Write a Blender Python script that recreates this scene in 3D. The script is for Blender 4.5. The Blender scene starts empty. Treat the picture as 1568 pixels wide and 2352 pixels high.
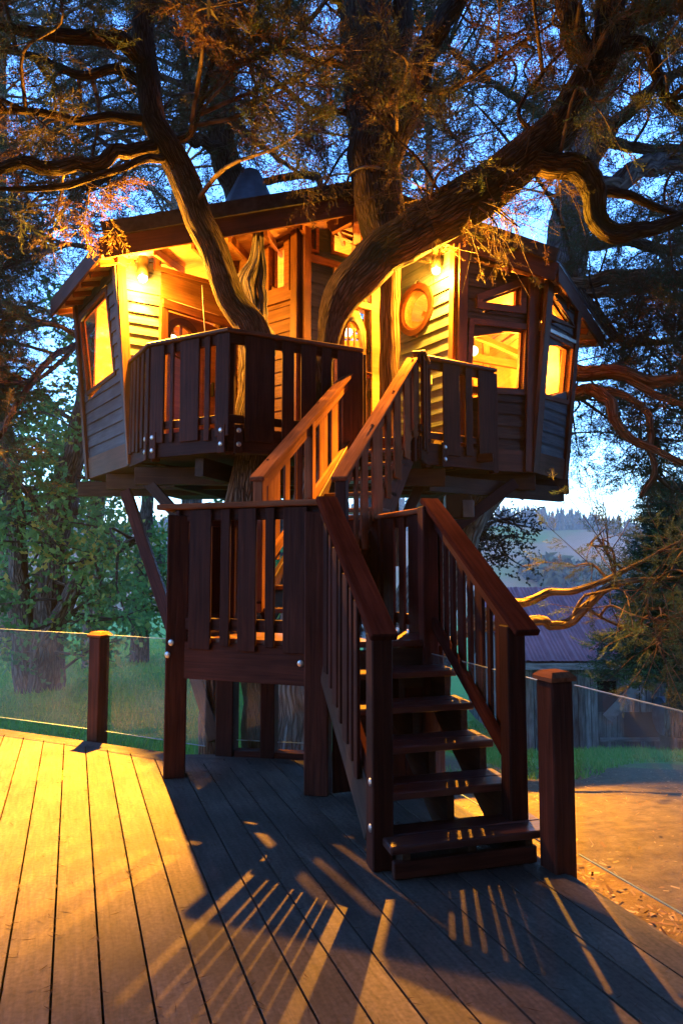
import bpy, bmesh, math, random
import numpy as np
from mathutils import Vector, Matrix

random.seed(7)
rng = np.random.default_rng(11)
SC = bpy.context.scene
COL = SC.collection
R = math.radians

# ------------------------------------------------------------------ camera
TILT = math.atan(119 / 1568.0)
EYE = Vector((0, 0, 1.5))
cam_d = bpy.data.cameras.new('camera')
cam = bpy.data.objects.new('camera', cam_d)
COL.objects.link(cam)
cam.location = EYE
cam.rotation_euler = (math.pi / 2 + TILT, 0, 0)
cam_d.sensor_fit = 'VERTICAL'
cam_d.sensor_height = 36.0
cam_d.lens = 24.0
cam_d.clip_start = 0.05
cam_d.clip_end = 5000
SC.camera = cam

# ------------------------------------------------------------------ sky
W_ = bpy.data.worlds.new('World')
SC.world = W_
W_.use_nodes = True
nt = W_.node_tree
bg = nt.nodes['Background']
sky = nt.nodes.new('ShaderNodeTexSky')
sky.sky_type = 'NISHITA'
sky.sun_disc = False
sky.sun_elevation = R(5.0)
sky.sun_rotation = R(190)
sky.altitude = 50
sky.ozone_density = 3.0
hsv = nt.nodes.new('ShaderNodeHueSaturation')
hsv.inputs['Saturation'].default_value = 1.05
tint = nt.nodes.new('ShaderNodeMix')
tint.data_type = 'RGBA'
tint.blend_type = 'MULTIPLY'
tint.inputs[0].default_value = 1.0
tint.inputs[7].default_value = (0.80, 0.87, 1.24, 1)
nt.links.new(sky.outputs[0], hsv.inputs['Color'])
nt.links.new(hsv.outputs[0], tint.inputs[6])
nt.links.new(tint.outputs[2], bg.inputs[0])
bg.inputs[1].default_value = 0.15

sun_d = bpy.data.lights.new('sun', 'SUN')
sun = bpy.data.objects.new('sun', sun_d)
COL.objects.link(sun)
sun_d.energy = 0.01
sun_d.angle = R(30)
sun_d.color = (0.75, 0.6, 1.0)
sun.rotation_euler = (R(80), 0, R(155))

SC.view_settings.view_transform = 'Standard'
SC.view_settings.look = 'None'
SC.view_settings.gamma = 1.0
SC.view_settings.exposure = 3.6
SC.view_settings.use_curve_mapping = False
SC.cycles.use_denoising = True
SC.cycles.max_bounces = 7
SC.cycles.diffuse_bounces = 3
SC.cycles.glossy_bounces = 3
SC.cycles.transmission_bounces = 4
SC.cycles.transparent_max_bounces = 14
SC.cycles.volume_bounces = 0
SC.cycles.sample_clamp_indirect = 4.0
SC.cycles.caustics_reflective = False
SC.cycles.caustics_refractive = False

WARM = (1.0, 0.385, 0.022)
WARM_IN = (1.0, 0.31, 0.022)
P_DECK = 3000.0     # down light of each wall lamp, W
P_SPILL = 150.0    # light scattered past the shade of each wall lamp, W
P_GLOW = 46.0      # light of each bare bulb, W
P_WASH = 110.0     # narrow beam down the wall under each lamp, W
P_UP = 110.0        # up light of each wall lamp, W
P_ROOM = 36.0      # each lamp inside the house, W

# ------------------------------------------------------------------ photo geometry helpers
F_, CX, CY = 1568.0, 784.0, 1176.0
cT, sT = math.cos(TILT), math.sin(TILT)

def ray(px, py):
    x = (px - CX) / F_
    y = -(py - CY) / F_
    return Vector((x, cT - sT * y, sT + cT * y))

def at(px, py, Y):
    d = ray(px, py)
    return EYE + d * (Y / d.y)

def proj(p):
    z = p[2] - 1.5
    f = cT * p[1] + sT * z
    u = -sT * p[1] + cT * z
    return CX + F_ * p[0] / f, CY - F_ * u / f

# ------------------------------------------------------------------ object helpers
WM = {}

def link(name, me, mat, parent=None, world=None):
    world = world or Matrix()
    o = bpy.data.objects.new(name, me)
    COL.objects.link(o)
    if parent is not None:
        o.parent = parent
        o.matrix_basis = WM[parent].inverted() @ world
    else:
        o.matrix_basis = world
    WM[o] = world.copy()
    if mat is not None and me is not None and hasattr(me, 'materials'):
        if len(me.materials) == 0:
            me.materials.append(mat)
        elif me.materials[0] != mat:
            o.data = me = me.copy()
            me.materials[0] = mat
    return o

def tag(o, label=None, cat=None, group=None, kind=None):
    if label: o['label'] = label
    if cat: o['category'] = cat
    if group: o['group'] = group
    if kind: o['kind'] = kind
    return o

def thing(name, label, cat, loc, group=None, kind=None):
    o = link(name, None, None, None, Matrix.Translation(Vector(loc)))
    return tag(o, label, cat, group, kind)

def np_mesh(name, V, F, uv=None, attr=None, smooth=False):
    V = np.asarray(V, dtype=np.float32)
    F = np.asarray(F, dtype=np.int32)
    me = bpy.data.meshes.new(name)
    n, k = F.shape
    me.vertices.add(len(V))
    me.vertices.foreach_set('co', V.ravel())
    me.loops.add(n * k)
    me.loops.foreach_set('vertex_index', F.ravel())
    me.polygons.add(n)
    me.polygons.foreach_set('loop_start', np.arange(0, n * k, k, dtype=np.int32))
    if uv is not None:
        l = me.uv_layers.new(name='UVMap')
        l.data.foreach_set('uv', np.asarray(uv, dtype=np.float32).ravel())
    if attr is not None:
        a = me.attributes.new('tone', 'FLOAT', 'POINT')
        a.data.foreach_set('value', np.asarray(attr, dtype=np.float32).ravel())
    if smooth:
        me.polygons.foreach_set('use_smooth', np.ones(n, dtype=bool))
    me.update(calc_edges=True)
    return me

def py_mesh(name, V, F, smooth=False):
    me = bpy.data.meshes.new(name)
    me.from_pydata([tuple(v) for v in V], [], F)
    me.update()
    bm = bmesh.new(); bm.from_mesh(me)
    bmesh.ops.recalc_face_normals(bm, faces=bm.faces)
    bm.to_mesh(me); bm.free()
    if smooth:
        for p in me.polygons: p.use_smooth = True
    return me

_boxes = {}
def box_mesh(L, w, t, bev=0.004):
    key = (round(L, 3), round(w, 3), round(t, 3), bev)
    if key not in _boxes:
        bm = bmesh.new()
        bmesh.ops.create_cube(bm, size=1.0)
        bmesh.ops.scale(bm, vec=(L, w, t), verts=bm.verts)
        if bev:
            bmesh.ops.bevel(bm, geom=bm.edges[:], offset=min(bev, w * .2, t * .2), segments=1, affect='EDGES')
        me = bpy.data.meshes.new('board')
        bm.to_mesh(me); bm.free()
        _boxes[key] = me
    return _boxes[key]

def frame(x, z, o):
    """matrix with local X along x, local Z close to z, origin o"""
    x = Vector(x).normalized(); z = Vector(z)
    y = z.cross(x).normalized(); z = x.cross(y)
    m = Matrix((x, y, z)).transposed().to_4x4()
    m.translation = Vector(o)
    return m

def board(name, p0, p1, w, t, face, mat, parent, bev=0.004):
    p0 = Vector(p0); p1 = Vector(p1)
    L = (p1 - p0).length
    m = frame(p1 - p0, face, (p0 + p1) / 2)
    me = box_mesh(L, w, t, bev)
    return link(name, me, mat, parent, m)

def post(name, x, y, z0, z1, s, ang, mat, parent):
    d = Vector((math.cos(ang), math.sin(ang), 0))
    return board(name, (x, y, z0), (x, y, z1), s, s, d, mat, parent, .007)

def prism(poly, c0, c1):
    """poly: list of (a,b); c0/c1: number or list -> verts, faces"""
    n = len(poly)
    C0 = c0 if isinstance(c0, (list, tuple)) else [c0] * n
    C1 = c1 if isinstance(c1, (list, tuple)) else [c1] * n
    V = [(p[0], p[1], C0[i]) for i, p in enumerate(poly)] + [(p[0], p[1], C1[i]) for i, p in enumerate(poly)]
    Fc = [list(range(n))[::-1], list(range(n, 2 * n))]
    for i in range(n):
        j = (i + 1) % n
        Fc.append([i, j, n + j, n + i])
    return V, Fc

def slab(name, pts, dz, mat, parent):
    n = len(pts)
    V = [tuple(p) for p in pts] + [(p[0], p[1], p[2] + dz) for p in pts]
    Fc = [list(range(n)), list(range(n, 2 * n))[::-1]]
    for i in range(n):
        j = (i + 1) % n
        Fc.append([i, j, n + j, n + i])
    me = py_mesh(name, V, Fc)
    o = link(name, me, mat, parent, Matrix())
    return o

class Join:
    def __init__(s): s.V = []; s.F = []
    def add(s, V, F):
        k = len(s.V); s.V += [tuple(v) for v in V]; s.F += [[i + k for i in f] for f in F]
    def mesh(s, name): return py_mesh(name, s.V, s.F)

# ------------------------------------------------------------------ materials
def nodes(name):
    m = bpy.data.materials.new(name)
    m.use_nodes = True
    t = m.node_tree
    b = t.nodes['Principled BSDF']
    return m, t, b

def N(t, kind, **kw):
    n = t.nodes.new(kind)
    for k, v in kw.items(): setattr(n, k, v)
    return n

def wood(name, c1, c2, rough=0.6, grain=(1.5, 22, 22), bump=0.25, var=0.35, spec=0.3):
    m, t, b = nodes(name)
    L = t.links
    tc = N(t, 'ShaderNodeTexCoord'); oi = N(t, 'ShaderNodeObjectInfo')
    add = N(t, 'ShaderNodeVectorMath', operation='MULTIPLY_ADD')
    L.new(oi.outputs['Random'], add.inputs[0]); add.inputs[1].default_value = (37, 53, 71)
    L.new(tc.outputs['Object'], add.inputs[2])
    mp = N(t, 'ShaderNodeMapping'); mp.inputs['Scale'].default_value = grain
    L.new(add.outputs[0], mp.inputs['Vector'])
    n1 = N(t, 'ShaderNodeTexNoise'); n1.inputs['Scale'].default_value = 1.6; n1.inputs['Detail'].default_value = 6; n1.inputs['Distortion'].default_value = .6
    L.new(mp.outputs[0], n1.inputs['Vector'])
    n2 = N(t, 'ShaderNodeTexNoise'); n2.inputs['Scale'].default_value = 2.3; n2.inputs['Detail'].default_value = 3
    L.new(add.outputs[0], n2.inputs['Vector'])
    rp = N(t, 'ShaderNodeValToRGB')
    rp.color_ramp.elements[0].position = .32; rp.color_ramp.elements[0].color = (*c1, 1)
    rp.color_ramp.elements[1].position = .68; rp.color_ramp.elements[1].color = (*c2, 1)
    L.new(n1.outputs[0], rp.inputs[0])
    mr = N(t, 'ShaderNodeMapRange'); mr.inputs[3].default_value = 1 - var; mr.inputs[4].default_value = 1 + var
    L.new(oi.outputs['Random'], mr.inputs[0])
    mr2 = N(t, 'ShaderNodeMapRange'); mr2.inputs[1].default_value = .3; mr2.inputs[2].default_value = .7
    mr2.inputs[3].default_value = .7; mr2.inputs[4].default_value = 1.25
    L.new(n2.outputs[0], mr2.inputs[0])
    mu = N(t, 'ShaderNodeMath', operation='MULTIPLY'); L.new(mr.outputs[0], mu.inputs[0]); L.new(mr2.outputs[0], mu.inputs[1])
    hs = N(t, 'ShaderNodeHueSaturation'); L.new(rp.outputs[0], hs.inputs['Color']); L.new(mu.outputs[0], hs.inputs['Value'])
    L.new(hs.outputs[0], b.inputs['Base Color'])
    b.inputs['Roughness'].default_value = rough
    b.inputs['Specular IOR Level'].default_value = spec
    bp = N(t, 'ShaderNodeBump'); bp.inputs['Strength'].default_value = bump; bp.inputs['Distance'].default_value = .01
    L.new(n1.outputs[0], bp.inputs['Height']); L.new(bp.outputs[0], b.inputs['Normal'])
    return m

def plain(name, c, rough=.5, metal=0, noise=0.0, scale=8, spec=.3):
    m, t, b = nodes(name)
    b.inputs['Roughness'].default_value = rough
    b.inputs['Metallic'].default_value = metal
    b.inputs['Specular IOR Level'].default_value = spec
    if noise:
        tc = N(t, 'ShaderNodeTexCoord')
        n = N(t, 'ShaderNodeTexNoise'); n.inputs['Scale'].default_value = scale; n.inputs['Detail'].default_value = 6
        t.links.new(tc.outputs['Object'], n.inputs['Vector'])
        rp = N(t, 'ShaderNodeValToRGB')
        rp.color_ramp.elements[0].position = .3; rp.color_ramp.elements[1].position = .7
        rp.color_ramp.elements[0].color = (*[x * (1 - noise) for x in c], 1)
        rp.color_ramp.elements[1].color = (*[x * (1 + noise) for x in c], 1)
        t.links.new(n.outputs[0], rp.inputs[0]); t.links.new(rp.outputs[0], b.inputs['Base Color'])
    else:
        b.inputs['Base Color'].default_value = (*c, 1)
    return m

def bark_mat(name, c1, c2, c3, us=9.0, vs=1.3, bump=1.0, moss=None):
    m, t, b = nodes(name); L = t.links
    uv = N(t, 'ShaderNodeUVMap'); tc = N(t, 'ShaderNodeTexCoord')
    nz = N(t, 'ShaderNodeTexNoise'); nz.inputs['Scale'].default_value = 3.0; nz.inputs['Detail'].default_value = 4
    L.new(tc.outputs['Object'], nz.inputs['Vector'])
    mp = N(t, 'ShaderNodeMapping'); mp.inputs['Scale'].default_value = (us, vs, 1)
    L.new(uv.outputs[0], mp.inputs['Vector'])
    ad = N(t, 'ShaderNodeVectorMath', operation='MULTIPLY_ADD'); ad.inputs[1].default_value = (.5, .25, 0)
    L.new(nz.outputs['Color'], ad.inputs[0]); L.new(mp.outputs[0], ad.inputs[2])
    n1 = N(t, 'ShaderNodeTexNoise'); n1.inputs['Scale'].default_value = 2.0; n1.inputs['Detail'].default_value = 8; n1.inputs['Roughness'].default_value = .62
    L.new(ad.outputs[0], n1.inputs['Vector'])
    vo = N(t, 'ShaderNodeTexVoronoi', feature='DISTANCE_TO_EDGE'); vo.inputs['Scale'].default_value = 1.6
    L.new(ad.outputs[0], vo.inputs['Vector'])
    vr = N(t, 'ShaderNodeMapRange'); vr.inputs[2].default_value = .25
    L.new(vo.outputs['Distance'], vr.inputs[0])
    h = N(t, 'ShaderNodeMath', operation='MULTIPLY_ADD'); h.inputs[1].default_value = .6
    L.new(vr.outputs[0], h.inputs[0]); L.new(n1.outputs[0], h.inputs[2])
    rp = N(t, 'ShaderNodeValToRGB'); e = rp.color_ramp.elements
    e[0].position = .35; e[0].color = (*c1, 1); e[1].position = .75; e[1].color = (*c2, 1)
    x = e.new(1.0); x.color = (*c3, 1)
    L.new(h.outputs[0], rp.inputs[0])
    out = rp.outputs[0]
    if moss:
        ms = N(t, 'ShaderNodeTexNoise'); ms.inputs['Scale'].default_value = 1.7; ms.inputs['Detail'].default_value = 6
        L.new(tc.outputs['Object'], ms.inputs['Vector'])
        mr = N(t, 'ShaderNodeMapRange'); mr.inputs[1].default_value = .5; mr.inputs[2].default_value = .66
        L.new(ms.outputs[0], mr.inputs[0])
        mx = N(t, 'ShaderNodeMix', data_type='RGBA'); L.new(mr.outputs[0], mx.inputs[0])
        L.new(out, mx.inputs[6]); mx.inputs[7].default_value = (*moss, 1); out = mx.outputs[2]
    L.new(out, b.inputs['Base Color'])
    b.inputs['Roughness'].default_value = .9
    b.inputs['Specular IOR Level'].default_value = .15
    bp = N(t, 'ShaderNodeBump'); bp.inputs['Strength'].default_value = min(1.0, bump * 1.3); bp.inputs['Distance'].default_value = .045
    L.new(h.outputs[0], bp.inputs['Height']); L.new(bp.outputs[0], b.inputs['Normal'])
    return m

def leaf_mat(name, stops, trans=.25, rough=.6):
    m, t, b = nodes(name); L = t.links
    at_ = N(t, 'ShaderNodeAttribute', attribute_name='tone')
    rp = N(t, 'ShaderNodeValToRGB'); e = rp.color_ramp.elements
    e[0].position = stops[0][0]; e[0].color = (*stops[0][1], 1)
    e[1].position = stops[-1][0]; e[1].color = (*stops[-1][1], 1)
    for p, c in stops[1:-1]:
        x = e.new(p); x.color = (*c, 1)
    L.new(at_.outputs['Fac'], rp.inputs[0])
    L.new(rp.outputs[0], b.inputs['Base Color'])
    b.inputs['Roughness'].default_value = rough
    b.inputs['Specular IOR Level'].default_value = .2
    tr = N(t, 'ShaderNodeBsdfTranslucent'); L.new(rp.outputs[0], tr.inputs['Color'])
    mx = N(t, 'ShaderNodeMixShader'); mx.inputs[0].default_value = trans
    L.new(b.outputs[0], mx.inputs[1]); L.new(tr.outputs[0], mx.inputs[2])
    L.new(mx.outputs[0], t.nodes['Material Output'].inputs['Surface'])
    return m

def glass_mat(name, tint_, dirt, dirt_c=(.5, .55, .55), ior=1.45):
    m = bpy.data.materials.new(name); m.use_nodes = True
    t = m.node_tree; L = t.links
    t.nodes.remove(t.nodes['Principled BSDF'])
    tr = N(t, 'ShaderNodeBsdfTransparent'); tr.inputs[0].default_value = (*tint_, 1)
    gl = N(t, 'ShaderNodeBsdfGlossy'); gl.inputs['Roughness'].default_value = .03
    fr = N(t, 'ShaderNodeFresnel'); fr.inputs[0].default_value = ior
    ge = N(t, 'ShaderNodeNewGeometry')
    inv = N(t, 'ShaderNodeMath', operation='SUBTRACT'); inv.inputs[0].default_value = 1.0; L.new(ge.outputs['Backfacing'], inv.inputs[1])
    fm = N(t, 'ShaderNodeMath', operation='MULTIPLY'); L.new(fr.outputs[0], fm.inputs[0]); L.new(inv.outputs[0], fm.inputs[1])
    m1 = N(t, 'ShaderNodeMixShader'); L.new(fm.outputs[0], m1.inputs[0]); L.new(tr.outputs[0], m1.inputs[1]); L.new(gl.outputs[0], m1.inputs[2])
    df = N(t, 'ShaderNodeBsdfDiffuse'); df.inputs[0].default_value = (*dirt_c, 1)
    tc = N(t, 'ShaderNodeTexCoord'); nz = N(t, 'ShaderNodeTexNoise'); nz.inputs['Scale'].default_value = 2.5; nz.inputs['Detail'].default_value = 7
    L.new(tc.outputs['Object'], nz.inputs['Vector'])
    mr = N(t, 'ShaderNodeMapRange'); mr.inputs[1].default_value = .35; mr.inputs[2].default_value = .75
    mr.inputs[3].default_value = dirt * .4; mr.inputs[4].default_value = dirt * 1.6
    L.new(nz.outputs[0], mr.inputs[0])
    m2 = N(t, 'ShaderNodeMixShader'); L.new(mr.outputs[0], m2.inputs[0]); L.new(m1.outputs[0], m2.inputs[1]); L.new(df.outputs[0], m2.inputs[2])
    L.new(m2.outputs[0], t.nodes['Material Output'].inputs['Surface'])
    return m

def glow_mat(name, c, s):
    m = bpy.data.materials.new(name); m.use_nodes = True
    t = m.node_tree; t.nodes.remove(t.nodes['Principled BSDF'])
    e = N(t, 'ShaderNodeEmission'); e.inputs[0].default_value = (*c, 1); e.inputs[1].default_value = s
    t.links.new(e.outputs[0], t.nodes['Material Output'].inputs['Surface'])
    return m

M = {}
M['deck'] = wood('composite_decking', (.062, .05, .04), (.098, .08, .064), .65, (3, 30, 30), .2, .12, .18)
def weather(m, amount):
    t = m.node_tree; L = t.links; b = t.nodes['Principled BSDF']
    src = b.inputs['Base Color'].links[0].from_socket
    ge = N(t, 'ShaderNodeNewGeometry')
    n = N(t, 'ShaderNodeTexNoise'); n.inputs['Scale'].default_value = 1.1; n.inputs['Detail'].default_value = 9; n.inputs['Roughness'].default_value = .68
    L.new(ge.outputs['Position'], n.inputs['Vector'])
    n2 = N(t, 'ShaderNodeTexNoise'); n2.inputs['Scale'].default_value = 55; n2.inputs['Detail'].default_value = 4
    L.new(ge.outputs['Position'], n2.inputs['Vector'])
    r = N(t, 'ShaderNodeMapRange'); r.inputs[1].default_value = .32; r.inputs[2].default_value = .68; r.inputs[3].default_value = 1 - amount; r.inputs[4].default_value = 1 + amount * .7
    L.new(n.outputs[0], r.inputs[0])
    r2 = N(t, 'ShaderNodeMapRange'); r2.inputs[1].default_value = .3; r2.inputs[2].default_value = .7; r2.inputs[3].default_value = .72; r2.inputs[4].default_value = 1.25
    L.new(n2.outputs[0], r2.inputs[0])
    mu = N(t, 'ShaderNodeMath', operation='MULTIPLY'); L.new(r.outputs[0], mu.inputs[0]); L.new(r2.outputs[0], mu.inputs[1])
    h = N(t, 'ShaderNodeHueSaturation'); L.new(src, h.inputs['Color']); L.new(mu.outputs[0], h.inputs['Value'])
    L.new(h.outputs[0], b.inputs['Base Color'])
    rr = N(t, 'ShaderNodeMapRange'); rr.inputs[3].default_value = .5; rr.inputs[4].default_value = .85; L.new(n.outputs[0], rr.inputs[0]); L.new(rr.outputs[0], b.inputs['Roughness'])
weather(M['deck'], .38)
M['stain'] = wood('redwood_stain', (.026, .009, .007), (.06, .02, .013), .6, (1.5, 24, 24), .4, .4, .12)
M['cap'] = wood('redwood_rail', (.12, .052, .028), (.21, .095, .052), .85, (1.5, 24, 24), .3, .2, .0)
M['tread'] = wood('redwood_tread', (.05, .021, .018), (.10, .042, .033), .32, (1.5, 24, 24), .25, .25, .5)
M['siding'] = wood('grey_siding', (.058, .078, .10), (.098, .128, .158), .65, (1.4, 20, 20), .45, .14, .25)
M['cedar'] = wood('cedar_siding', (.13, .06, .026), (.21, .10, .045), .55, (1.4, 20, 20), .35, .15, .25)
M['ring'] = wood('dark_mahogany', (.05, .012, .005), (.09, .022, .009), .45, (1.3, 18, 18), .15, .1, .3)
M['limb_lit'] = bark_mat('warm_lit_red_bark', (.14, .06, .03), (.32, .16, .085), (.42, .25, .15), 18, 1.6, .9)  # reddish bark with the window's warm light put into its colour
M['branch_lit'] = bark_mat('lit_branch_bark', (.13, .09, .05), (.27, .2, .12), (.36, .28, .18), 14, 2.5, .8)  # branch bark lightened so its colour carries the lamp's yellow light
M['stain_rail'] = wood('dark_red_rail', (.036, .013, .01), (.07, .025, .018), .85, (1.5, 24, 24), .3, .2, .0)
M['trim'] = wood('cedar_trim', (.15, .052, .02), (.25, .10, .04), .5, (1.5, 22, 22), .25, .25, .3)
M['fascia'] = wood('dark_fascia', (.075, .032, .02), (.12, .05, .032), .55, (1.3, 20, 20), .25, .15, .3)
M['pine'] = wood('pine_lining', (.42, .27, .13), (.58, .40, .21), .5, (1.3, 14, 14), .15, .12, .3)
M['door'] = wood('mahogany_door', (.15, .05, .02), (.24, .085, .035), .35, (1.3, 18, 18), .15, .2, .5)
M['beam'] = wood('dark_beam', (.035, .022, .016), (.07, .045, .03), .65, (1.3, 18, 18), .3, .3, .25)
M['roof'] = plain('roof_shingle', (.05, .048, .045), .85, 0, .4, 14)
M['metal_roof'] = plain('blue_grey_flashing', (.10, .13, .17), .45, .4, .3, 5)
M['bolt'] = plain('galvanised_bolt', (.5, .52, .53), .35, .9, .2, 60)
M['black'] = plain('black_metal', (.025, .022, .02), .4, .5)
M['outlet'] = plain('outlet_cover', (.6, .58, .52), .4)
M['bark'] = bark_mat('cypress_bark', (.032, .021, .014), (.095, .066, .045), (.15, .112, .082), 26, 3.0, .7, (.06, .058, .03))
M['bark_red'] = bark_mat('shaggy_bark', (.05, .026, .016), (.14, .08, .05), (.22, .14, .09), 20, 1.2, 1.0)
M['bark_grey'] = bark_mat('weathered_deadwood', (.07, .06, .055), (.17, .15, .14), (.26, .24, .23), 14, 1.6, .9)
M['bark_far'] = bark_mat('maple_bark', (.03, .032, .03), (.075, .078, .072), (.12, .125, .118), 14, 2.2, .8)
M['branch'] = bark_mat('branch_bark', (.05, .033, .024), (.13, .09, .065), (.2, .15, .11), 6, 2, .6)
M['cyp'] = leaf_mat('cypress_foliage', [(0, (.17, .085, .04)), (.35, (.13, .105, .045)), (.7, (.085, .125, .055)), (1, (.09, .16, .08))], .3)
M['cyp_far'] = leaf_mat('far_cypress_foliage', [(0, (.03, .04, .025)), (1, (.05, .075, .05))], .2)
M['fir'] = leaf_mat('fir_foliage', [(0, (.025, .07, .045)), (.6, (.045, .12, .06)), (1, (.12, .19, .05))], .25)
M['leaf'] = leaf_mat('maple_leaves', [(0, (.06, .19, .08)), (.6, (.10, .29, .09)), (.85, (.2, .34, .09)), (1, (.42, .38, .09))], .45)
M['grass'] = leaf_mat('grass_blades', [(0, (.11, .30, .055)), (.7, (.17, .40, .07)), (1, (.30, .38, .09))], .4)
M['forest'] = leaf_mat('ridge_forest', [(0, (.03, .045, .03)), (1, (.05, .075, .045))], .1, .9)
M['needle'] = leaf_mat('dry_needles', [(0, (.03, .018, .01)), (.3, (.07, .04, .02)), (1, (.2, .13, .07))], .0, .8)
M['chip'] = leaf_mat('wood_chips', [(0, (.13, .07, .035)), (.5, (.3, .2, .1)), (1, (.42, .32, .2))], .0, .8)
M['rail_glass'] = glass_mat('rail_glass', (.92, .98, .97), .06)
M['pane'] = glass_mat('window_glass', (.97, .95, .92), .02)
M['glass_edge'] = plain('polished_glass_edge', (.22, .30, .29), .3, 0, 0, 8, .5)
M['bulb'] = glow_mat('lamp_bulb', (1.0, .80, .42), 2.5)
M['room_bulb'] = glow_mat('room_lamp', (1.0, .75, .35), 1.2)
M['barn_wall'] = wood('weathered_barn_board', (.07, .065, .062), (.20, .185, .175), .8, (1.3, 12, 12), .4, .5, .15)
M['barn_roof'] = plain('rusty_roof_metal', (.24, .095, .10), .7, .15, .4, 1.2)
M['dark_void'] = plain('interior_shade', (.012, .012, .012), .9)
M['wire'] = plain('steel_cable', (.2, .19, .18), .4, .8)

# ================================================================== GROUND
def smooth(a, b, x):
    t = np.clip((x - a) / (b - a), 0, 1); return t * t * (3 - 2 * t)

def ground_z(X, Y):
    X = np.asarray(X, float); Y = np.asarray(Y, float)
    zl = -.42 - .06 * np.clip(Y - 5, 0, 40)
    zr = -.10 - .24 * np.clip(Y - 4.6, 0, 15.4) - .03 * np.clip(Y - 20, 0, 60)
    s = smooth(.1, 1.5, X)
    z = zl * (1 - s) + zr * s
    z = z - .075 * np.clip(Y - 45, 0, 220)
    z = z + .05 * np.sin(X * 1.3 + .4 * Y) * np.sin(Y * .9) * smooth(6, 9, np.hypot(X, Y))
    return z

def axis(lo, hi, n, near, c):
    u = np.linspace(-1, 1, n)
    v = np.sinh(u * 4.2) / np.sinh(4.2)
    return c + np.where(v < 0, -v * (lo - c), v * (hi - c))

gx = axis(-900, 900, 150, 0, 0); gy = axis(-900, 900, 170, 0, 5)
GX, GY = np.meshgrid(gx, gy)
GZ = ground_z(GX, GY)
V = np.stack([GX, GY, GZ], -1).reshape(-1, 3)
ny, nx = GX.shape
ii = (np.arange(ny - 1)[:, None] * nx + np.arange(nx - 1)[None, :]).ravel()
Fq = np.stack([ii, ii + 1, ii + nx + 1, ii + nx], 1)

def ground_material():
    m, t, b = nodes('ground_soil_and_grass'); L = t.links
    tc = N(t, 'ShaderNodeTexCoord')
    sx = N(t, 'ShaderNodeSeparateXYZ'); L.new(tc.outputs['Object'], sx.inputs[0])
    n0 = N(t, 'ShaderNodeTexNoise'); n0.inputs['Scale'].default_value = .55; n0.inputs['Detail'].default_value = 5
    L.new(tc.outputs['Object'], n0.inputs['Vector'])
    # bare dirt beside the deck, turf farther off
    a = N(t, 'ShaderNodeMath', operation='MULTIPLY_ADD'); a.inputs[1].default_value = 5.0
    L.new(n0.outputs[0], a.inputs[0]); L.new(sx.outputs['Y'], a.inputs[2])
    xm = N(t, 'ShaderNodeMapRange'); xm.inputs[1].default_value = -1.0; xm.inputs[2].default_value = 1.5
    xm.inputs[3].default_value = 5.5; xm.inputs[4].default_value = 0.0
    L.new(sx.outputs['X'], xm.inputs[0])
    a2 = N(t, 'ShaderNodeMath', operation='ADD'); L.new(a.outputs[0], a2.inputs[0]); L.new(xm.outputs[0], a2.inputs[1])
    mk = N(t, 'ShaderNodeMapRange'); mk.inputs[1].default_value = 11.5; mk.inputs[2].default_value = 13.5
    L.new(a2.outputs[0], mk.inputs[0])
    nf = N(t, 'ShaderNodeTexNoise'); nf.inputs['Scale'].default_value = 9; nf.inputs['Detail'].default_value = 9; nf.inputs['Roughness'].default_value = .7
    L.new(tc.outputs['Object'], nf.inputs['Vector'])
    dr = N(t, 'ShaderNodeValToRGB'); e = dr.color_ramp.elements
    e[0].position = .3; e[0].color = (.085, .062, .04, 1); e[1].position = .72; e[1].color = (.20, .155, .095, 1)
    L.new(nf.outputs[0], dr.inputs[0])
    gr = N(t, 'ShaderNodeValToRGB'); e = gr.color_ramp.elements
    e[0].position = .3; e[0].color = (.09, .21, .045, 1); e[1].position = .75; e[1].color = (.16, .34, .06, 1)
    L.new(nf.outputs[0], gr.inputs[0])
    mx = N(t, 'ShaderNodeMix', data_type='RGBA')
    L.new(mk.outputs[0], mx.inputs[0]); L.new(dr.outputs[0], mx.inputs[6]); L.new(gr.outputs[0], mx.inputs[7])
    L.new(mx.outputs[2], b.inputs['Base Color']); b.inputs['Roughness'].default_value = .95
    b.inputs['Specular IOR Level'].default_value = .1
    bp = N(t, 'ShaderNodeBump'); bp.inputs['Strength'].default_value = .7; bp.inputs['Distance'].default_value = .04
    L.new(nf.outputs[0], bp.inputs['Height']); L.new(bp.outputs[0], b.inputs['Normal'])
    return m
M['ground'] = ground_material()
g = link('ground', np_mesh('ground', V, Fq, smooth=True), M['ground']); tag(g, kind='structure')

# hills across the valley
def hill_material(name, ca, cb, cc, sc):
    m, t, b = nodes(name); L = t.links
    tc = N(t, 'ShaderNodeTexCoord')
    n0 = N(t, 'ShaderNodeTexNoise'); n0.inputs['Scale'].default_value = sc; n0.inputs['Detail'].default_value = 8
    L.new(tc.outputs['Object'], n0.inputs['Vector'])
    rp = N(t, 'ShaderNodeValToRGB'); e = rp.color_ramp.elements
    e[0].position = .36; e[0].color = (*ca, 1); e[1].position = .66; e[1].color = (*cc, 1)
    x = e.new(.5); x.color = (*cb, 1)
    L.new(n0.outputs[0], rp.inputs[0]); L.new(rp.outputs[0], b.inputs['Base Color'])
    b.inputs['Roughness'].default_value = 1; b.inputs['Specular IOR Level'].default_value = 0
    return m
M['pasture'] = hill_material('dry_pasture', (.10, .16, .05), (.20, .15, .09), (.25, .175, .125), .014)
M['ridge'] = hill_material('wooded_ridge_soil', (.03, .05, .03), (.05, .07, .04), (.07, .09, .05), .02)

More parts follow.
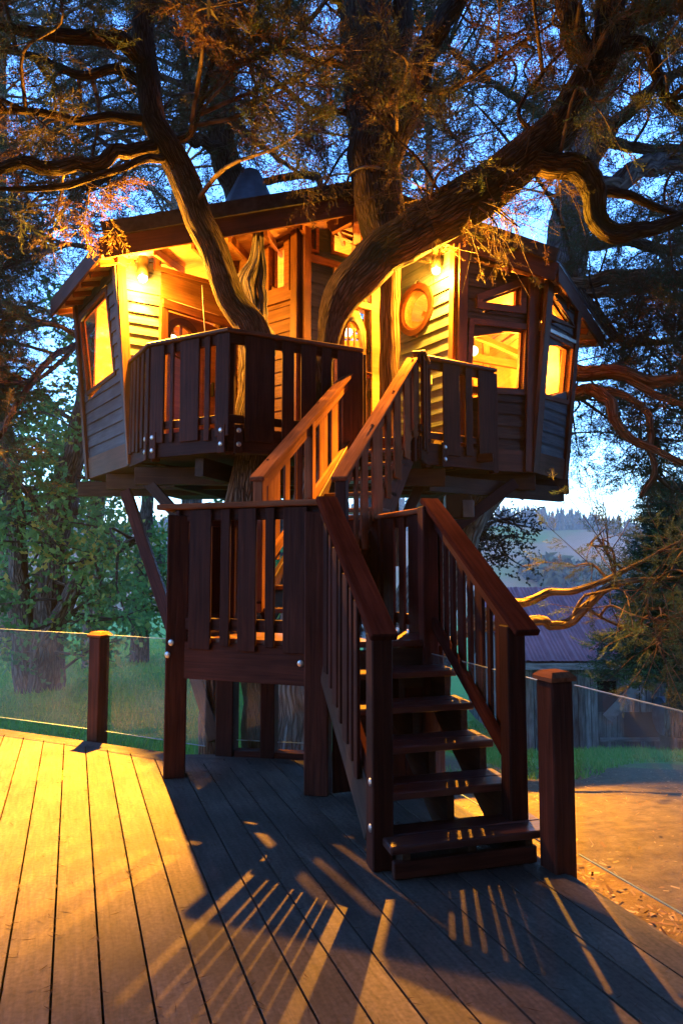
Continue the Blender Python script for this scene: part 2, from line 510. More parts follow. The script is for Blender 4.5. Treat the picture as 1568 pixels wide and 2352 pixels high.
def hill(name, x0, x1, y0, y1, fn, mat):
    nx, ny = 70, 40
    X, Y = np.meshgrid(np.linspace(x0, x1, nx), np.linspace(y0, y1, ny))
    Z = fn(X, Y)
    ii = (np.arange(ny - 1)[:, None] * nx + np.arange(nx - 1)[None, :]).ravel()
    o = link(name, np_mesh(name, np.stack([X, Y, Z], -1).reshape(-1, 3), np.stack([ii, ii + 1, ii + nx + 1, ii + nx], 1), smooth=True), mat)
    return tag(o, kind='structure')

def field_z(X, Y):
    t = smooth(230, 470, Y)
    return -24 + t * (40 + 9 * np.cos((X - 70) / 110) + 2.5 * np.sin(X / 23 + Y / 31) + 1.5 * np.sin(X / 11 - Y / 17))
def ridge_z(X, Y):
    t = smooth(440, 640, Y)
    return -10 + t * (53 + 10 * np.cos((X - 60) / 75) + 3 * np.sin(X / 27))
hill('hill', -420, 520, 225, 520, field_z, M['pasture'])
hill('hill', -520, 640, 430, 700, ridge_z, M['ridge'])

def cones(name, P, H, mat, tiers=3):
    """many small spiky firs as one mesh"""
    Vs, Fs, At = [], [], []
    k = 0
    for (x, y, z), h in zip(P, H):
        tone = random.random()
        for ti in range(tiers):
            zb = z + h * (.08 + .27 * ti); zt = z + h * min(1, (.5 + .27 * ti)); r = h * (.2 - .05 * ti)
            n = 6
            base = k
            for j in range(n):
                a = 2 * math.pi * j / n + random.random() * .6
                rr = r * random.uniform(.7, 1.25)
                Vs.append((x + rr * math.cos(a), y + rr * math.sin(a), zb - h * .05 * random.random())); At.append(tone)
            Vs.append((x + random.uniform(-.1, .1) * r, y, zt)); At.append(tone)
            for j in range(n): Fs.append((base + j, base + (j + 1) % n, base + n))
            k += n + 1
    o = link(name, np_mesh(name, Vs, Fs, attr=At), mat)
    return o
P, H = [], []
for i in range(3000):
    x = random.uniform(-380, 520); y = random.uniform(500, 690)
    P.append((x, y, float(ridge_z(x, y)) - .5)); H.append(random.uniform(7, 15))
tag(cones('ridge_forest', P, H, M['forest']), 'blue fir forest covering the far ridge beyond the pasture', 'forest', kind='stuff')

def blobs(name, items, mat, seed=1):
    """round leafy bushes from scattered leaf quads"""
    r2 = np.random.default_rng(seed)
    Vs, At = [], []
    for (x, y, z, r, h) in items:
        n = 260
        d = r2.normal(size=(n, 3)); d /= np.linalg.norm(d, axis=1)[:, None]
        rad = r2.uniform(.6, 1.05, n)[:, None]
        c = np.array([x, y, z + h * .45]) + d * rad * np.array([r, r, h * .55])
        s = r * r2.uniform(.12, .3, n)[:, None]
        a = r2.normal(size=(n, 3)); a /= np.linalg.norm(a, axis=1)[:, None]
        bb = np.cross(a, d + .3); bb /= np.linalg.norm(bb, axis=1)[:, None] + 1e-6
        q = np.stack([c - a * s, c + bb * s, c + a * s], 1)
        Vs.append(q.reshape(-1, 3)); At.append(np.repeat(r2.uniform(0, 1, n), 3))
    V = np.concatenate(Vs); A = np.concatenate(At)
    return link(name, np_mesh(name, V, np.arange(len(V)).reshape(-1, 3), attr=A), mat)
for i, (px, Y, r, h, lab) in enumerate([(1232, 330, 9, 9, 'left round bush of the hedge below the pasture'), (1262, 318, 12, 14, 'tallest round bush of the hedge below the pasture'),
                                   (1296, 325, 10, 9, 'right round bush of the hedge below the pasture'), (1336, 330, 10, 9, 'bush at the right end of the far hedge beside the fir'),
                                   (1378, 300, 11, 14, 'far tall bush behind the fir on the right')]):
    X = (px - 784) / 1568 * Y
    z = float(field_z(X, Y))
    o = blobs('bush', [(X, Y, z, r, h)], M['forest'], 5 + i); tag(o, lab, 'bush', 'bushes below the far pasture')

# ================================================================== DECK
deck = link('deck', None, None); tag(deck, kind='structure')
VP = Vector((-.391, 1, 0)).normalized()      # run of the boards
PN = Vector((VP.y, -VP.x, 0))                # across the boards, to the right
PITCH = .164
ORG = Vector((1.094, 3.422, 0))              # on the right-hand edge
EL0, EL1 = Vector((-3.12, 6.372, 0)), Vector((-1.455, 5.615, 0))   # far left edge
EDn = (EL1 - EL0).normalized()
def far_len(o):
    # distance along VP from point o to the far edge polyline
    d = Vector((-EDn.y, EDn.x, 0))
    t1 = (EL0 - o).dot(d) / VP.dot(d)
    back = Vector((0, 1, 0))
    t2 = (Vector((0, 5.52, 0)) - o).dot(back) / VP.dot(back)
    return max(t1, t2)
def offset_poly_in(p, d): return p
for k in range(0, 46):
    c = ORG - PN * (PITCH * (k + .5))
    fl = far_len(c) - .1
    ends = [far_len(c + PN * sg * (PITCH - .009) / 2) - (.166 if (c + VP * fl - EL0).dot(EDn) < 1.9 else .15) for sg in (-1, 1)]
    a = -8.0
    # butt joints
    cuts = [a]
    x = a + random.uniform(.8, 3.6)
    if random.random() < .34 and x < fl - .8: cuts.append(x)
    if k == 17: cuts = [a, -2.75, .87]
    if k == 9: cuts = [a, -1.35]
    cuts.append(fl)
    for i in range(len(cuts) - 1):
        p0 = c + VP * (cuts[i] + .0015); p1 = c + VP * (cuts[i + 1] - .0015)
        z = -.0125 + random.uniform(-.0012, .0012)
        if i < len(cuts) - 2:
            board('deck_board', (p0.x, p0.y, z), (p1.x, p1.y, z), PITCH - .009, .025, (0, 0, 1), M['deck'], deck, .004)
        else:
            h = (PITCH - .009) / 2; a_ = cuts[i] + .0015; mid = (a_ + fl) / 2
            q_ = [(a_ - mid, h), (a_ - mid, -h), (ends[1] - mid, -h), (ends[0] - mid, h)]
            Vp, Fp = prism(offset_poly_in(q_, 0.0), [-.0125] * 4, [.0125] * 4)
            m_ = frame(VP, (0, 0, 1), c + VP * mid + Vector((0, 0, z)))
            link('deck_board', py_mesh('deck_board', Vp, Fp), M['deck'], deck, m_)
# border board along the far left edge and edge boards
nrm = Vector((EDn.y, -EDn.x, 0))
for i in range(3):
    p0 = EL0 - EDn * (4.5 - i * 2.45); p1 = p0 + EDn * 2.44
    q0 = p0 + nrm * .075; q1 = p1 + nrm * .075
    board('border_board', (q0.x, q0.y, -.0125), (q1.x, q1.y, -.0125), .14, .025, (0, 0, 1), M['deck'], deck)
e0 = ORG + PN * .016 - VP * 8; e1 = ORG + PN * .016 + VP * 2.2
board('edge_board', (e0.x, e0.y, -.13), (e1.x, e1.y, -.13), .24, .03, PN, M['deck'], deck)
f0 = EL0 - EDn * 4.5 - nrm * .02; f1 = EL1 + EDn * .4 - nrm * .02
board('edge_board', (f0.x, f0.y, -.15), (f1.x, f1.y, -.15), .26, .03, nrm, M['deck'], deck)
board('border_board', (-1.47, 5.45, -.012), (.2, 5.45, -.012), .14, .025, (0, 0, 1), M['deck'], deck)
board('edge_board', (-1.1, 5.54, -.15), (.25, 5.54, -.15), .26, .03, (0, 1, 0), M['deck'], deck)
for k in range(6):
    y = -3 + k * 1.6
    board('joist', (-6, y, -.14), (.7, y, -.14), .2, .04, (0, 1, 0), M['beam'], deck)

# leaf litter and twigs on the boards
Vl, Al = [], []
for i in range(2600):
    # needles gather in the seams
    k = random.randint(1, 26) + random.choice([0, 0, 0, random.random()])
    s = random.uniform(-2.5, 3.2)
    c = ORG - PN * PITCH * k + VP * s + PN * random.gauss(0, .012)
    if (c - EL0).dot(nrm) < .03: continue
    a = random.uniform(0, 6.28); l = random.uniform(.01, .04); w = random.uniform(.0018, .0045)
    d = Vector((math.cos(a), math.sin(a), 0)); e = Vector((-d.y, d.x, 0))
    z = .004 + random.random() * .004
    for p in (c - d * l + Vector((0, 0, z)), c + e * w + Vector((0, 0, z)), c + d * l + Vector((0, 0, z + .003))): Vl.append(p); Al.append(random.random() * .4)
o = link('leaf_litter', np_mesh('leaf_litter', [tuple(v) for v in Vl], np.arange(len(Vl)).reshape(-1, 3), attr=Al), M['needle'])
tag(o, 'dry needles and twigs caught in the seams of the deck boards', 'leaf litter', kind='stuff')

# ================================================================== GLASS RAILINGS
def cap_mesh(s):
    h = s / 2 + .012; b = s / 2 - .012
    V = [(-h, -h, 0), (h, -h, 0), (h, h, 0), (-h, h, 0), (-h, -h, .02), (h, -h, .02), (h, h, .02), (-h, h, .02), (-b, -b, .045), (b, -b, .045), (b, b, .045), (-b, b, .045)]
    Fc = [[3, 2, 1, 0], [8, 9, 10, 11]]
    for l in (0, 4):
        for i in range(4): Fc.append([l + i, l + (i + 1) % 4, l + 4 + (i + 1) % 4, l + 4 + i])
    return py_mesh('cap', V, Fc)
def rail_post(parent, x, y, z0, z1, s, ang, mat=None):
    p = post('post', x, y, z0, z1, s, ang, mat or M['stain'], parent)
    m = Matrix.Translation((x, y, z1 + .002)) @ Matrix.Rotation(ang, 4, 'Z')
    link('post_cap', cap_mesh(s), M['cap'], p, m)
    return p
def pane(parent, p0, p1, z0, z1):
    m = frame(Vector((p1[0] - p0[0], p1[1] - p0[1], 0)), Vector((p1[1] - p0[1], p0[0] - p1[0], 0)), ((p0[0] + p1[0]) / 2, (p0[1] + p1[1]) / 2, (z0 + z1) / 2))
    L = math.hypot(p1[0] - p0[0], p1[1] - p0[1])
    o = link('glass_pane', box_mesh(L, z1 - z0, .012, .0015), M['rail_glass'], parent, m)
    e = m.copy(); e.translation = Vector(((p0[0] + p1[0]) / 2, (p0[1] + p1[1]) / 2, z1 + .003))
    link('glass_edge', box_mesh(L, .005, .011, .001), M['glass_edge'], o, e)
    e = e.copy(); e.translation.z = z0 - .003
    link('glass_edge', box_mesh(L, .005, .011, .001), M['glass_edge'], o, e)
    return o

gl = thing('glass_railing', 'clear glass railing with dark wood posts along the yellow-lit left deck edge', 'railing', (-2.2, 6.05, 0), 'glass railings round the deck')
aL = math.atan2(EDn.y, EDn.x)
rail_post(gl, -2.118, 6.055, -.4, .86, .125, aL)
lp = [Vector((-2.118, 6.055)) - Vector(EDn.xy) * 2.05, Vector((-2.118, 6.055)), Vector((-1.02, 5.50))]
rail_post(gl, lp[0].x, lp[0].y, -.4, .86, .15, aL)
def off(p, d): return p + Vector((nrm.x, nrm.y)) * d
for a, b in ((lp[0], lp[1]), (lp[1], lp[2])):
    d = (b - a).normalized()
    A, B = a + d * .08 + Vector((0, .03)), b - d * .07 + Vector((0, .03))
    pane(gl, A, B, .055, .875)
pane(gl, lp[0] - Vector(EDn.xy) * 2.0 + Vector((0, .03)), lp[0] - Vector(EDn.xy) * .08 + Vector((0, .03)), .055, .875)

gr_ = thing('glass_railing', 'clear glass railing with one dark post beside the bottom step on the right', 'railing', (1.03, 3.5, 0), 'glass railings round the deck')
aR = math.atan2(VP.y, VP.x)
px_, py_ = 1.072, 3.50
rail_post(gr_, px_, py_, -.4, .915, .128, aR)
g0 = Vector((px_, py_)) + Vector(PN.xy) * .1
bR = Vector(VP.xy)
pane(gr_, g0 - bR * .03, g0 - bR * 1.75, .065, .885)
pane(gr_, g0 - bR * 1.8, g0 - bR * 3.4, .065, .885)
pane(gr_, Vector((px_, py_)) + bR * .09 + Vector(PN.xy) * .02, Vector((px_, py_)) + bR * 1.35 + Vector(PN.xy) * .02, .065, .885)
p2 = Vector((px_, py_)) + bR * 1.45
rail_post(gr_, p2.x, p2.y, -.4, .915, .13, aR)

gb = thing('glass_railing', 'clear glass railing under the landing with two plain posts and a bottom sill', 'railing', (-.6, 5.45, 0), 'glass railings round the deck')
for (x, y, s) in ((-.905, 5.53, .145), (-.565, 5.46, .115)):
    post('post', x, y, -.3, .9, s, -.2, M['stain'], gb)
board('sill', (-.83, 5.50, .02), (.1, 5.36, .02), .1, .05, (0, 0, 1), M['stain'], gb)
pane(gb, (-.83, 5.54), (-.63, 5.50), .11, .89)
pane(gb, (-.5, 5.47), (.12, 5.38), .11, .89)

# ================================================================== STAIR + LANDING GEOMETRY
A0 = Vector((.233, 3.335, 0)); U = Vector((-.262, .965, 0)).normalized(); Vv = Vector((.965, .262, 0)).normalized()
RISE, RUN, WID = .163, .245, .80
ZL = .98                                     # landing height
bolt_me = None
def bolt(p, n, parent, r=.022):
    global bolt_me
    if bolt_me is None:
        bm = bmesh.new()
        bmesh.ops.create_uvsphere(bm, u_segments=12, v_segments=6, radius=1)
        bmesh.ops.scale(bm, vec=(1, 1, .42), verts=bm.verts)
        bolt_me = bpy.data.meshes.new('bolt'); bm.to_mesh(bolt_me); bm.free()
    n = Vector(n).normalized()
    x = Vector((0, 0, 1))
    m = frame(x, n, p) @ Matrix.Diagonal((r, r, r, 1))
    link('bolt', bolt_me, M['bolt'], parent, m)

def sloped(name, p0, p1, w, t, mat, parent, side):
    """board on edge running from p0 to p1, its wide face towards side"""
    return board(name, p0, p1, w, t, side, mat, parent)

low = thing('lower_staircase', 'lower flight of dark redwood open steps with handrails, rising from the deck', 'staircase', (A0.x + .3, A0.y + .2, 0))
for i in range(5):
    z = RISE * (i + 1) - .02
    s = i * RUN
    l0, l1 = (-.0, WID) if i else (.0, WID + .075)
    dep = .27
    for j in range(2):        # each tread: two planks
        c = A0 + U * (s + dep * (.25 + .5 * j))
        p0 = c + Vv * l0; p1 = c + Vv * l1
        board('tread', (p0.x, p0.y, z), (p1.x, p1.y, z), dep / 2 - .003, .04, (0, 0, 1), M['tread'], low, .006)
    # nosing batten under the front edge
    c = A0 + U * (s + .03); p0 = c + Vv * .02; p1 = c + Vv * (WID - .02)
def stringer(lat):
    # saw-tooth carriage board; local a along U, b up
    pts = [(0.0, 0.0)]
    for i in range(5):
        pts.append((i * RUN + .03, RISE * i + (0 if i else 0)))
        pts.append((i * RUN + .03, RISE * (i + 1) - .04))
        pts.append(((i + 1) * RUN + .03, RISE * (i + 1) - .04))
    pts[0] = (.03, 0.004)
    pts = [pts[0]] + pts[2:]
    pts += [(5 * RUN + .03, RISE * 5 - .28), (.36, 0.004)]
    Vp, Fp = prism(pts, -.02, .02)
    o = A0 + Vv * lat
    m = Matrix(((U.x, 0, -Vv.x, o.x), (U.y, 0, -Vv.y, o.y), (0, 1, 0, 0), (0, 0, 0, 1)))
    link('stringer', py_mesh('stringer', Vp, Fp), M['beam'], low, m)
for lat in (.09, .43, .745): stringer(lat)
a = A0 + U * .22 + Vv * -.022; b = A0 + U * 1.2 + Vv * -.022
board('stringer', (a.x, a.y, .20), (b.x, b.y, .85), .27, .036, Vv, M['beam'], low)
# newels
n0 = A0 + U * .18 + Vv * (.005); n1 = A0 + U * .2 + Vv * .765
aU = math.atan2(U.y, U.x)
post('newel', n0.x, n0.y, 0, 1.15, .11, aU, M['stain'], low)
post('newel', n1.x, n1.y, 0, 1.17, .105, aU, M['stain'], low)
# toe boards
b0 = A0 + U * .03 + Vv * .02; b1 = A0 + U * .03 + Vv * (WID - .02)
board('toe_board', (b0.x, b0.y, .045), (b1.x, b1.y, .045), .08, .035, U, M['stain'], low)
def low_rail(lat, s0, s1, z0, z1, outer):
    o = A0 + Vv * lat
    p0 = o + U * s0; p1 = o + U * s1
    P0 = Vector((p0.x, p0.y, z0)); P1 = Vector((p1.x, p1.y, z1))
    sl = (P1 - P0).normalized()
    up = sl.cross(Vv) * -1
    if up.z < 0: up = -up
    board('handrail', P0, P1, .14, .04, up, M['stain_rail'], low, .008)
    d = up * -.075
    sg = .045 * outer
    board('rail_board', P0 + d + sl * .12 + Vv * sg * .2, P1 + d + Vv * sg * .2, .1, .035, Vv, M['stain'], low)
    # bottom rail
    k = -.88 if outer < 0 else -.80
    q0 = P0 + sl * .2 + Vector((0, 0, k)); q1 = P1 + Vector((0, 0, k))
    board('bottom_rail', q0 - Vv * sg * .2, q1 - Vv * sg * .2, .085, .035, Vv, M['stain_rail'], low)
    return P0, P1, sl
P0, P1, sl = low_rail(-.02, .02, 1.20, 1.14, 1.93, -1)
s = .33; k = 0
ws = [.06, .045, .10, .045, .10, .05, .09]
while s < 1.08:
    w = ws[k % len(ws)]
    c = A0 + U * (s + w / 2) + Vv * (-.06)
    zt = 1.14 + (s + w / 2 - .02) / 1.18 * .79 - .06
    board('baluster', (c.x, c.y, zt - .93 + random.uniform(-.01, .01)), (c.x, c.y, zt), w, .022, Vv, M['stain'], low)
    s += w + .042; k += 1
P0, P1, sl = low_rail(.765, .03, 1.34, 1.14, 1.95, 1)
s = .36; k = 2
while s < 1.25:
    w = ws[k % len(ws)]
    c = A0 + U * (s + w / 2) + Vv * .81
    zt = 1.14 + (s + w / 2 - .02) / 1.31 * .81 - .06
    board('baluster', (c.x, c.y, zt - .86 + random.uniform(-.01, .01)), (c.x, c.y, zt), w, .022, Vv, M['stain'], low)
    s += w + .055; k += 1
bolt((n0 - Vv * .056 + Vector((0, 0, .42)) - U * .02), -Vv, low)
bolt((n0 - Vv * .056 + Vector((0, 0, .2)) - U * .02), -Vv, low)

# ---- landing
lan = thing('landing', 'half-way landing on posts with a dark slatted redwood railing', 'landing', (-.3, 5.0, 0))
XH = Vector((.94, -.342, 0)).normalized(); WH = Vector((.342, .94, 0)).normalized()
FLp = Vector((-1.16, 4.95, 0)); FRp = Vector((-.10, 4.565, 0))
SR = A0 + U * (5 * RUN + .03) + Vv * WID
LP = [FLp, FRp, SR, Vector((.72, 5.02, 0)), Vector((.38, 5.84, 0)), Vector((.06, 5.98, 0)), Vector((-.7, 5.62, 0)), Vector((-.95, 5.6, 0))]
slab('floor', [(p.x, p.y, ZL - .04) for p in LP], .04, M['tread'], lan)
def rim(p, q, z, h, t, mat, parent, name='rim_board', out=0.0):
    d = (q - p).normalized(); n = Vector((d.y, -d.x, 0))
    a = p + n * out; b = q + n * out
    return board(name, (a.x, a.y, z), (b.x, b.y, z), h, t, n, mat, parent)
rim(FLp - XH * .09, FRp + XH * .04, ZL - .16, .26, .04, M['stain'], lan, out=.0)
rim(FRp + Vector((.02, -.01, 0)), SR, ZL - .19, .26, .04, M['beam'], lan, out=-.03)
rim(LP[7] - WH * .05, FLp - XH * .07, ZL - .12, .25, .04, M['stain'], lan)
rim(LP[2], LP[3], ZL - .16, .24, .04, M['stain'], lan); rim(LP[3], LP[4], ZL - .16, .24, .04, M['stain'], lan)
aX = math.atan2(XH.y, XH.x)
post('post', -1.185, 4.975, 0, 1.85, .15, aX + .55, M['stain'], lan)
post('post', -.155, 4.62, 0, 1.85, .16, aX + .2, M['stain'], lan)
post('post', .60, 4.77, 0, 1.9, .11, aU, M['stain'], lan)
post('post', .69, 5.05, 0, 1.9, .09, aU, M['stain'], lan)
post('post', .36, 5.82, 0, 1.9, .09, aU, M['stain'], lan)
post('post', -.9, 5.62, 0, 1.9, .11, aX, M['stain'], lan)
# closed boarding below the landing, behind the steps
e0 = Vector((-.06, 4.58, 0)); e1 = Vector((.55, 4.76, 0))
for i in range(5):
    c = e0.lerp(e1, (i + .5) / 5)
    board('skirt_board', (c.x, c.y, .01), (c.x, c.y, ZL - .3), .125, .03, (e1 - e0).cross(Vector((0, 0, 1))), M['stain'], lan)

def fence(parent, p, q, zr, zf, items, post_s=0, capw=.15, over=.06, ext0=0.0, ext1=0.0, drop=.12, lower=.12, top=.06, mat=None, hi=.085, out=.035):
    """slatted guard from p to q (2D); items: board intervals as fractions"""
    p = Vector((p[0], p[1], 0)); q = Vector((q[0], q[1], 0))
    d = (q - p).normalized(); L = (q - p).length; n = Vector((d.y, -d.x, 0))
    a = p - d * ext0; b = q + d * ext1
    board('handrail', (a.x, a.y, zr - .02), (b.x, b.y, zr - .02), capw, .04, (0, 0, 1), M['fascia'] if mat is None else mat, parent, .008)
    board('top_rail', (p.x, p.y, zr - .04 - hi / 2), (q.x, q.y, zr - .04 - hi / 2), hi, .036, n, M['stain'], parent)
    board('bottom_rail', (p.x, p.y, zf + .085), (q.x, q.y, zf + .085), .085, .036, n, M['stain'], parent)
    for f0, f1 in items:
        c = p + d * L * (f0 + f1) / 2 + n * out
        w = L * (f1 - f0)
        board('slat', (c.x, c.y, zf - lower + random.uniform(-.02, .02)), (c.x, c.y, zr - .045), w, .024, n, M['stain'], parent)
def frac(p, q, xs, z):
    """photo columns -> fractions along p-q at height z"""
    out = []
    for x in xs:
        dx = (x - CX) / F_
        # X = dx*depth; use the ground-parallel approximation with tilt
        p2, q2 = Vector(p), Vector(q)
        # solve X/(cT*Y+sT*(z-1.5)) = dx
        k = sT * (z - 1.5)
        num = dx * (cT * p2.y + k) - p2.x
        den = (q2.x - p2.x) - dx * cT * (q2.y - p2.y)
        out.append(num / den)
    return out
def pairs(p, q, lst, z):
    f = frac(p, q, [v for pr in lst for v in pr], z)
    return [(f[2 * i], f[2 * i + 1]) for i in range(len(lst))]
lp0, lp1 = (FLp.x, FLp.y), (FRp.x, FRp.y)
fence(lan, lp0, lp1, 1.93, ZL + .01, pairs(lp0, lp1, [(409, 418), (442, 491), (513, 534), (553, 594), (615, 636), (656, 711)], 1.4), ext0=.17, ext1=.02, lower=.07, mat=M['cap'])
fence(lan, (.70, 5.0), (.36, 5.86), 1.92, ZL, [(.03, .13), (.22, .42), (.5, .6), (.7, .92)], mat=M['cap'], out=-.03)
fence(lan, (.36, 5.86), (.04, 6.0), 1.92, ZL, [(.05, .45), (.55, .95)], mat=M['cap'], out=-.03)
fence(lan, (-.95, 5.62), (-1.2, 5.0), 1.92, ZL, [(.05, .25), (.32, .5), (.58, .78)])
nX = Vector((XH.y, -XH.x, 0))
for (px, py) in ((393, 1476), (385, 1504), (688, 1494), (690, 1524)):
    d = ray(px, py); o = FLp + nX * .022
    t = (Vector((o.x, o.y, 0)) - EYE).dot(nX) / d.dot(nX)
    bolt(EYE + d * (t * .985 if px < 500 else t), nX, lan, .024)
pp = Vector((-.07, 4.55, 0))
for z in (.95, .80): bolt((pp.x + .03, pp.y - .03, z), (.9, -.4, 0), lan, .024)

# ---- upper flight
ZF = 2.88
up_ = thing('upper_staircase', 'upper flight of redwood steps glowing orange, leading from landing to balcony', 'staircase', (-.3, 5.4, ZL))
R0 = Vector((.0, 5.20, 0)); W2 = Vector((.35, .937, 0)).normalized(); X2 = Vector((W2.y, -W2.x, 0))
L0 = R0 - X2 * .70
NR, RS, RN = 11, (ZF - ZL) / 11, .215
for i in range(NR - 1):
    z = ZL + RS * (i + 1) - .02
    c = L0 + W2 * (i * RN + .12); p1 = R0 + W2 * (i * RN + .12)
    board('tread', (c.x, c.y, z), (p1.x, p1.y, z), .25, .038, (0, 0, 1), M['tread'], up_, .006)
for o in (L0 + X2 * .02, R0 - X2 * .02):
    a = o + W2 * .05; b = o + W2 * (NR * RN - .15)
    board('stringer', (a.x, a.y, ZL + .10), (b.x, b.y, ZF - .10), .30, .04, X2, M['stain'], up_)
def up_rail(o, zlo, zhi, L, lst, side):
    a = o - W2 * .06; b = o + W2 * L
    A = Vector((a.x, a.y, zlo)); B = Vector((b.x, b.y, zhi))
    sl = (B - A).normalized(); upv = sl.cross(X2)
    if upv.z < 0: upv = -upv
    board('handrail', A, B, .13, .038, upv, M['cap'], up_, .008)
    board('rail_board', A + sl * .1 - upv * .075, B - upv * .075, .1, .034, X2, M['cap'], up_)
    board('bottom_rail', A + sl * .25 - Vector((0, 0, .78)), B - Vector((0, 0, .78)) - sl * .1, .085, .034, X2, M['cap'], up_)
    for x0, x1 in lst:
        f = frac((a.x, a.y), (b.x, b.y), (x0, x1), 2.6)
        fm = (f[0] + f[1]) / 2
        c = A.lerp(B, fm) + X2 * (.032 * side)
        w = abs(f[1] - f[0]) * (b - a).length
        board('baluster', (c.x, c.y, max(ZL, c.z - .88)), (c.x, c.y, c.z - .04), w, .022, X2, M['cap'], up_)
    return A, B, sl
A, B, sl = up_rail(L0, 2.17, 3.69, 2.25, [(597, 612), (622, 650), (661, 672), (686, 700), (738, 757), (766, 783), (791, 806), (815, 822)], -1)
for f in (.03, .47, .97):
    c = A.lerp(B, f); post('newel', c.x, c.y, max(ZL, c.z - 1.1) if f else ZL, c.z - .03, .085, aX, M['cap'], up_)
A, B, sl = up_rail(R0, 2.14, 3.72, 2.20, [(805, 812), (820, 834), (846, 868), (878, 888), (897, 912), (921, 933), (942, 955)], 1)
for f in (.03, .98):
    c = A.lerp(B, f); post('newel', c.x, c.y, max(ZL, c.z - 1.1), c.z - .03, .085, aX, M['stain'], up_)
c = L0 + W2 * 2.25
board('handrail', (c.x - .0, c.y, 3.66), (c.x + .2, c.y + .05, 3.62), .12, .038, (0, 0, 1), M['cap'], up_)

# ================================================================== BALCONY
bal = thing('balcony', 'dark slatted balcony with bolted rim wrapped round the tree house front', 'balcony', (-.5, 7.2, ZF))
ZR = 3.88
BP = [Vector(p) for p in ((-2.45, 7.9), (-2.04, 7.26), (-1.15, 6.80), (.20, 7.45), (.84, 7.28), (.95, 7.70), (1.84, 8.23))]
inner = [Vector(p) for p in ((1.84, 8.42), (1.39, 8.30), (.72, 9.25), (-.5, 8.27), (-1.36, 8.95), (-2.2, 8.09))]
slab('floor', [(p.x, p.y, ZF - .04) for p in BP + inner], .04, M['tread'], bal)
slab('underside', [(p.x, p.y, ZF - .2) for p in BP + inner], .1, M['beam'], bal)
def v3(p, z=0): return Vector((p.x, p.y, z))
for i in range(6):
    p, q = v3(BP[i]), v3(BP[i + 1])
    rim(p, q, ZF - .13, .25, .04, M['stain'], bal)
fence(bal, BP[0], BP[1], ZR, ZF, [(.0, .16), (.22, .34), (.42, .52), (.62, .74), (.84, 1.0)], ext0=.02, ext1=.04, hi=.1)
fence(bal, BP[1], BP[2], ZR, ZF, pairs(BP[1], BP[2], [(352, 383), (397, 405), (420, 463), (476, 488), (501, 532)], 3.4), ext0=.04, ext1=.05, hi=.1)
fence(bal, BP[2], BP[3], ZR, ZF, pairs(BP[2], BP[3], [(560, 628), (645, 672), (688, 722), (736, 757), (772, 830)], 3.4), ext0=.04, ext1=.02, hi=.1)
fence(bal, BP[5], BP[6], ZR, ZF, pairs(BP[5], BP[6], [(1012, 1050), (1063, 1079), (1093, 1129)], 3.4), ext0=.1, ext1=.03, hi=.1)
fence(bal, BP[4], BP[5], ZR - .06, ZF, [(.1, .4), (.6, .9)], ext0=.0, ext1=.0, hi=.1)
for k, (p, ang) in enumerate(((BP[1], .4), (BP[2], 0), (BP[3], .4), (BP[5], .5), (BP[6], .5))):
    post('post', p.x + (.02 if k else .03), p.y + .06, ZF - .28, ZR - .04, .09, ang, M['stain'], bal)
for i, fs in ((0, (.92,)), (1, (.06, .96)), (2, (.07,)), (5, (.24,))):
    p, q = v3(BP[i]), v3(BP[i + 1]); d = (q - p).normalized(); n = Vector((d.y, -d.x, 0))
    for f in fs:
        c = p.lerp(q, f) + n * .045
        board('tie_plate', (c.x, c.y, ZF - .27), (c.x, c.y, ZF + .02), .09, .02, n, M['stain'], bal)
        c = c + n * .012
        bolt((c.x, c.y, ZF - .04), n, bal, .026); bolt((c.x, c.y, ZF - .18), n, bal, .026)
# joist end poking out on the right
board('joist', (1.3, 8.2, ZF - .12), (1.80, 8.05, ZF - .12), .1, .07, (0, 1, 0), M['stain'], bal)

# ================================================================== TREE HOUSE
hou = thing('tree_house', 'glowing timber tree house with outward leaning walls built round cypress trunks', 'house', (0, 9.5, 2.7))
ZB = 2.66
# roof planes
L1, PK, L2 = Vector((-2.72, 7.52, 5.0)), Vector((.20, 8.10, 5.83)), Vector((-3.99, 9.22, 4.95))
R1, R2 = Vector((2.68, 8.30, 5.06)), Vector((4.02, 10.35, 4.86))
def plane(a, b, c):
    n = (b - a).cross(c - a).normalized()
    if n.z < 0: n = -n
    return n, n.dot(a)
PLn, PRn = plane(L1, PK, L2), plane(R1, PK, R2)
def roof_z(x, y):
    n, d = PLn if x < .18 else PRn
    return (d - n.x * x - n.y * y) / n.z

class Facet:
    def __init__(s, p0, p1, lean=0.0):
        s.p0 = Vector((*p0, ZB)); s.p1 = Vector((*p1, ZB))
        s.A = (s.p1 - s.p0).normalized(); s.L = (s.p1 - s.p0).length
        n = Vector((s.A.y, -s.A.x, 0))
        s.B = (Vector((0, 0, 2.4)) + n * lean).normalized()
        s.N = s.A.cross(s.B)
        s.M = Matrix((s.A, s.B, s.N)).transposed().to_4x4(); s.M.translation = s.p0
    def pix(s, px, py):
        d = ray(px, py)
        t = (s.p0 - EYE).dot(s.N) / d.dot(s.N)
        q = EYE + d * t - s.p0
        return (q.dot(s.A), q.dot(s.B))
    def quad(s, lst): return [s.pix(*p) for p in lst]
    def w(s, a, b, c=0.0): return s.p0 + s.A * a + s.B * b + s.N * c
    def top(s, a):
        b = 2.4
        for _ in range(6):
            q = s.w(a, b); b += (roof_z(q.x, q.y) - q.z) / s.B.z
        return b

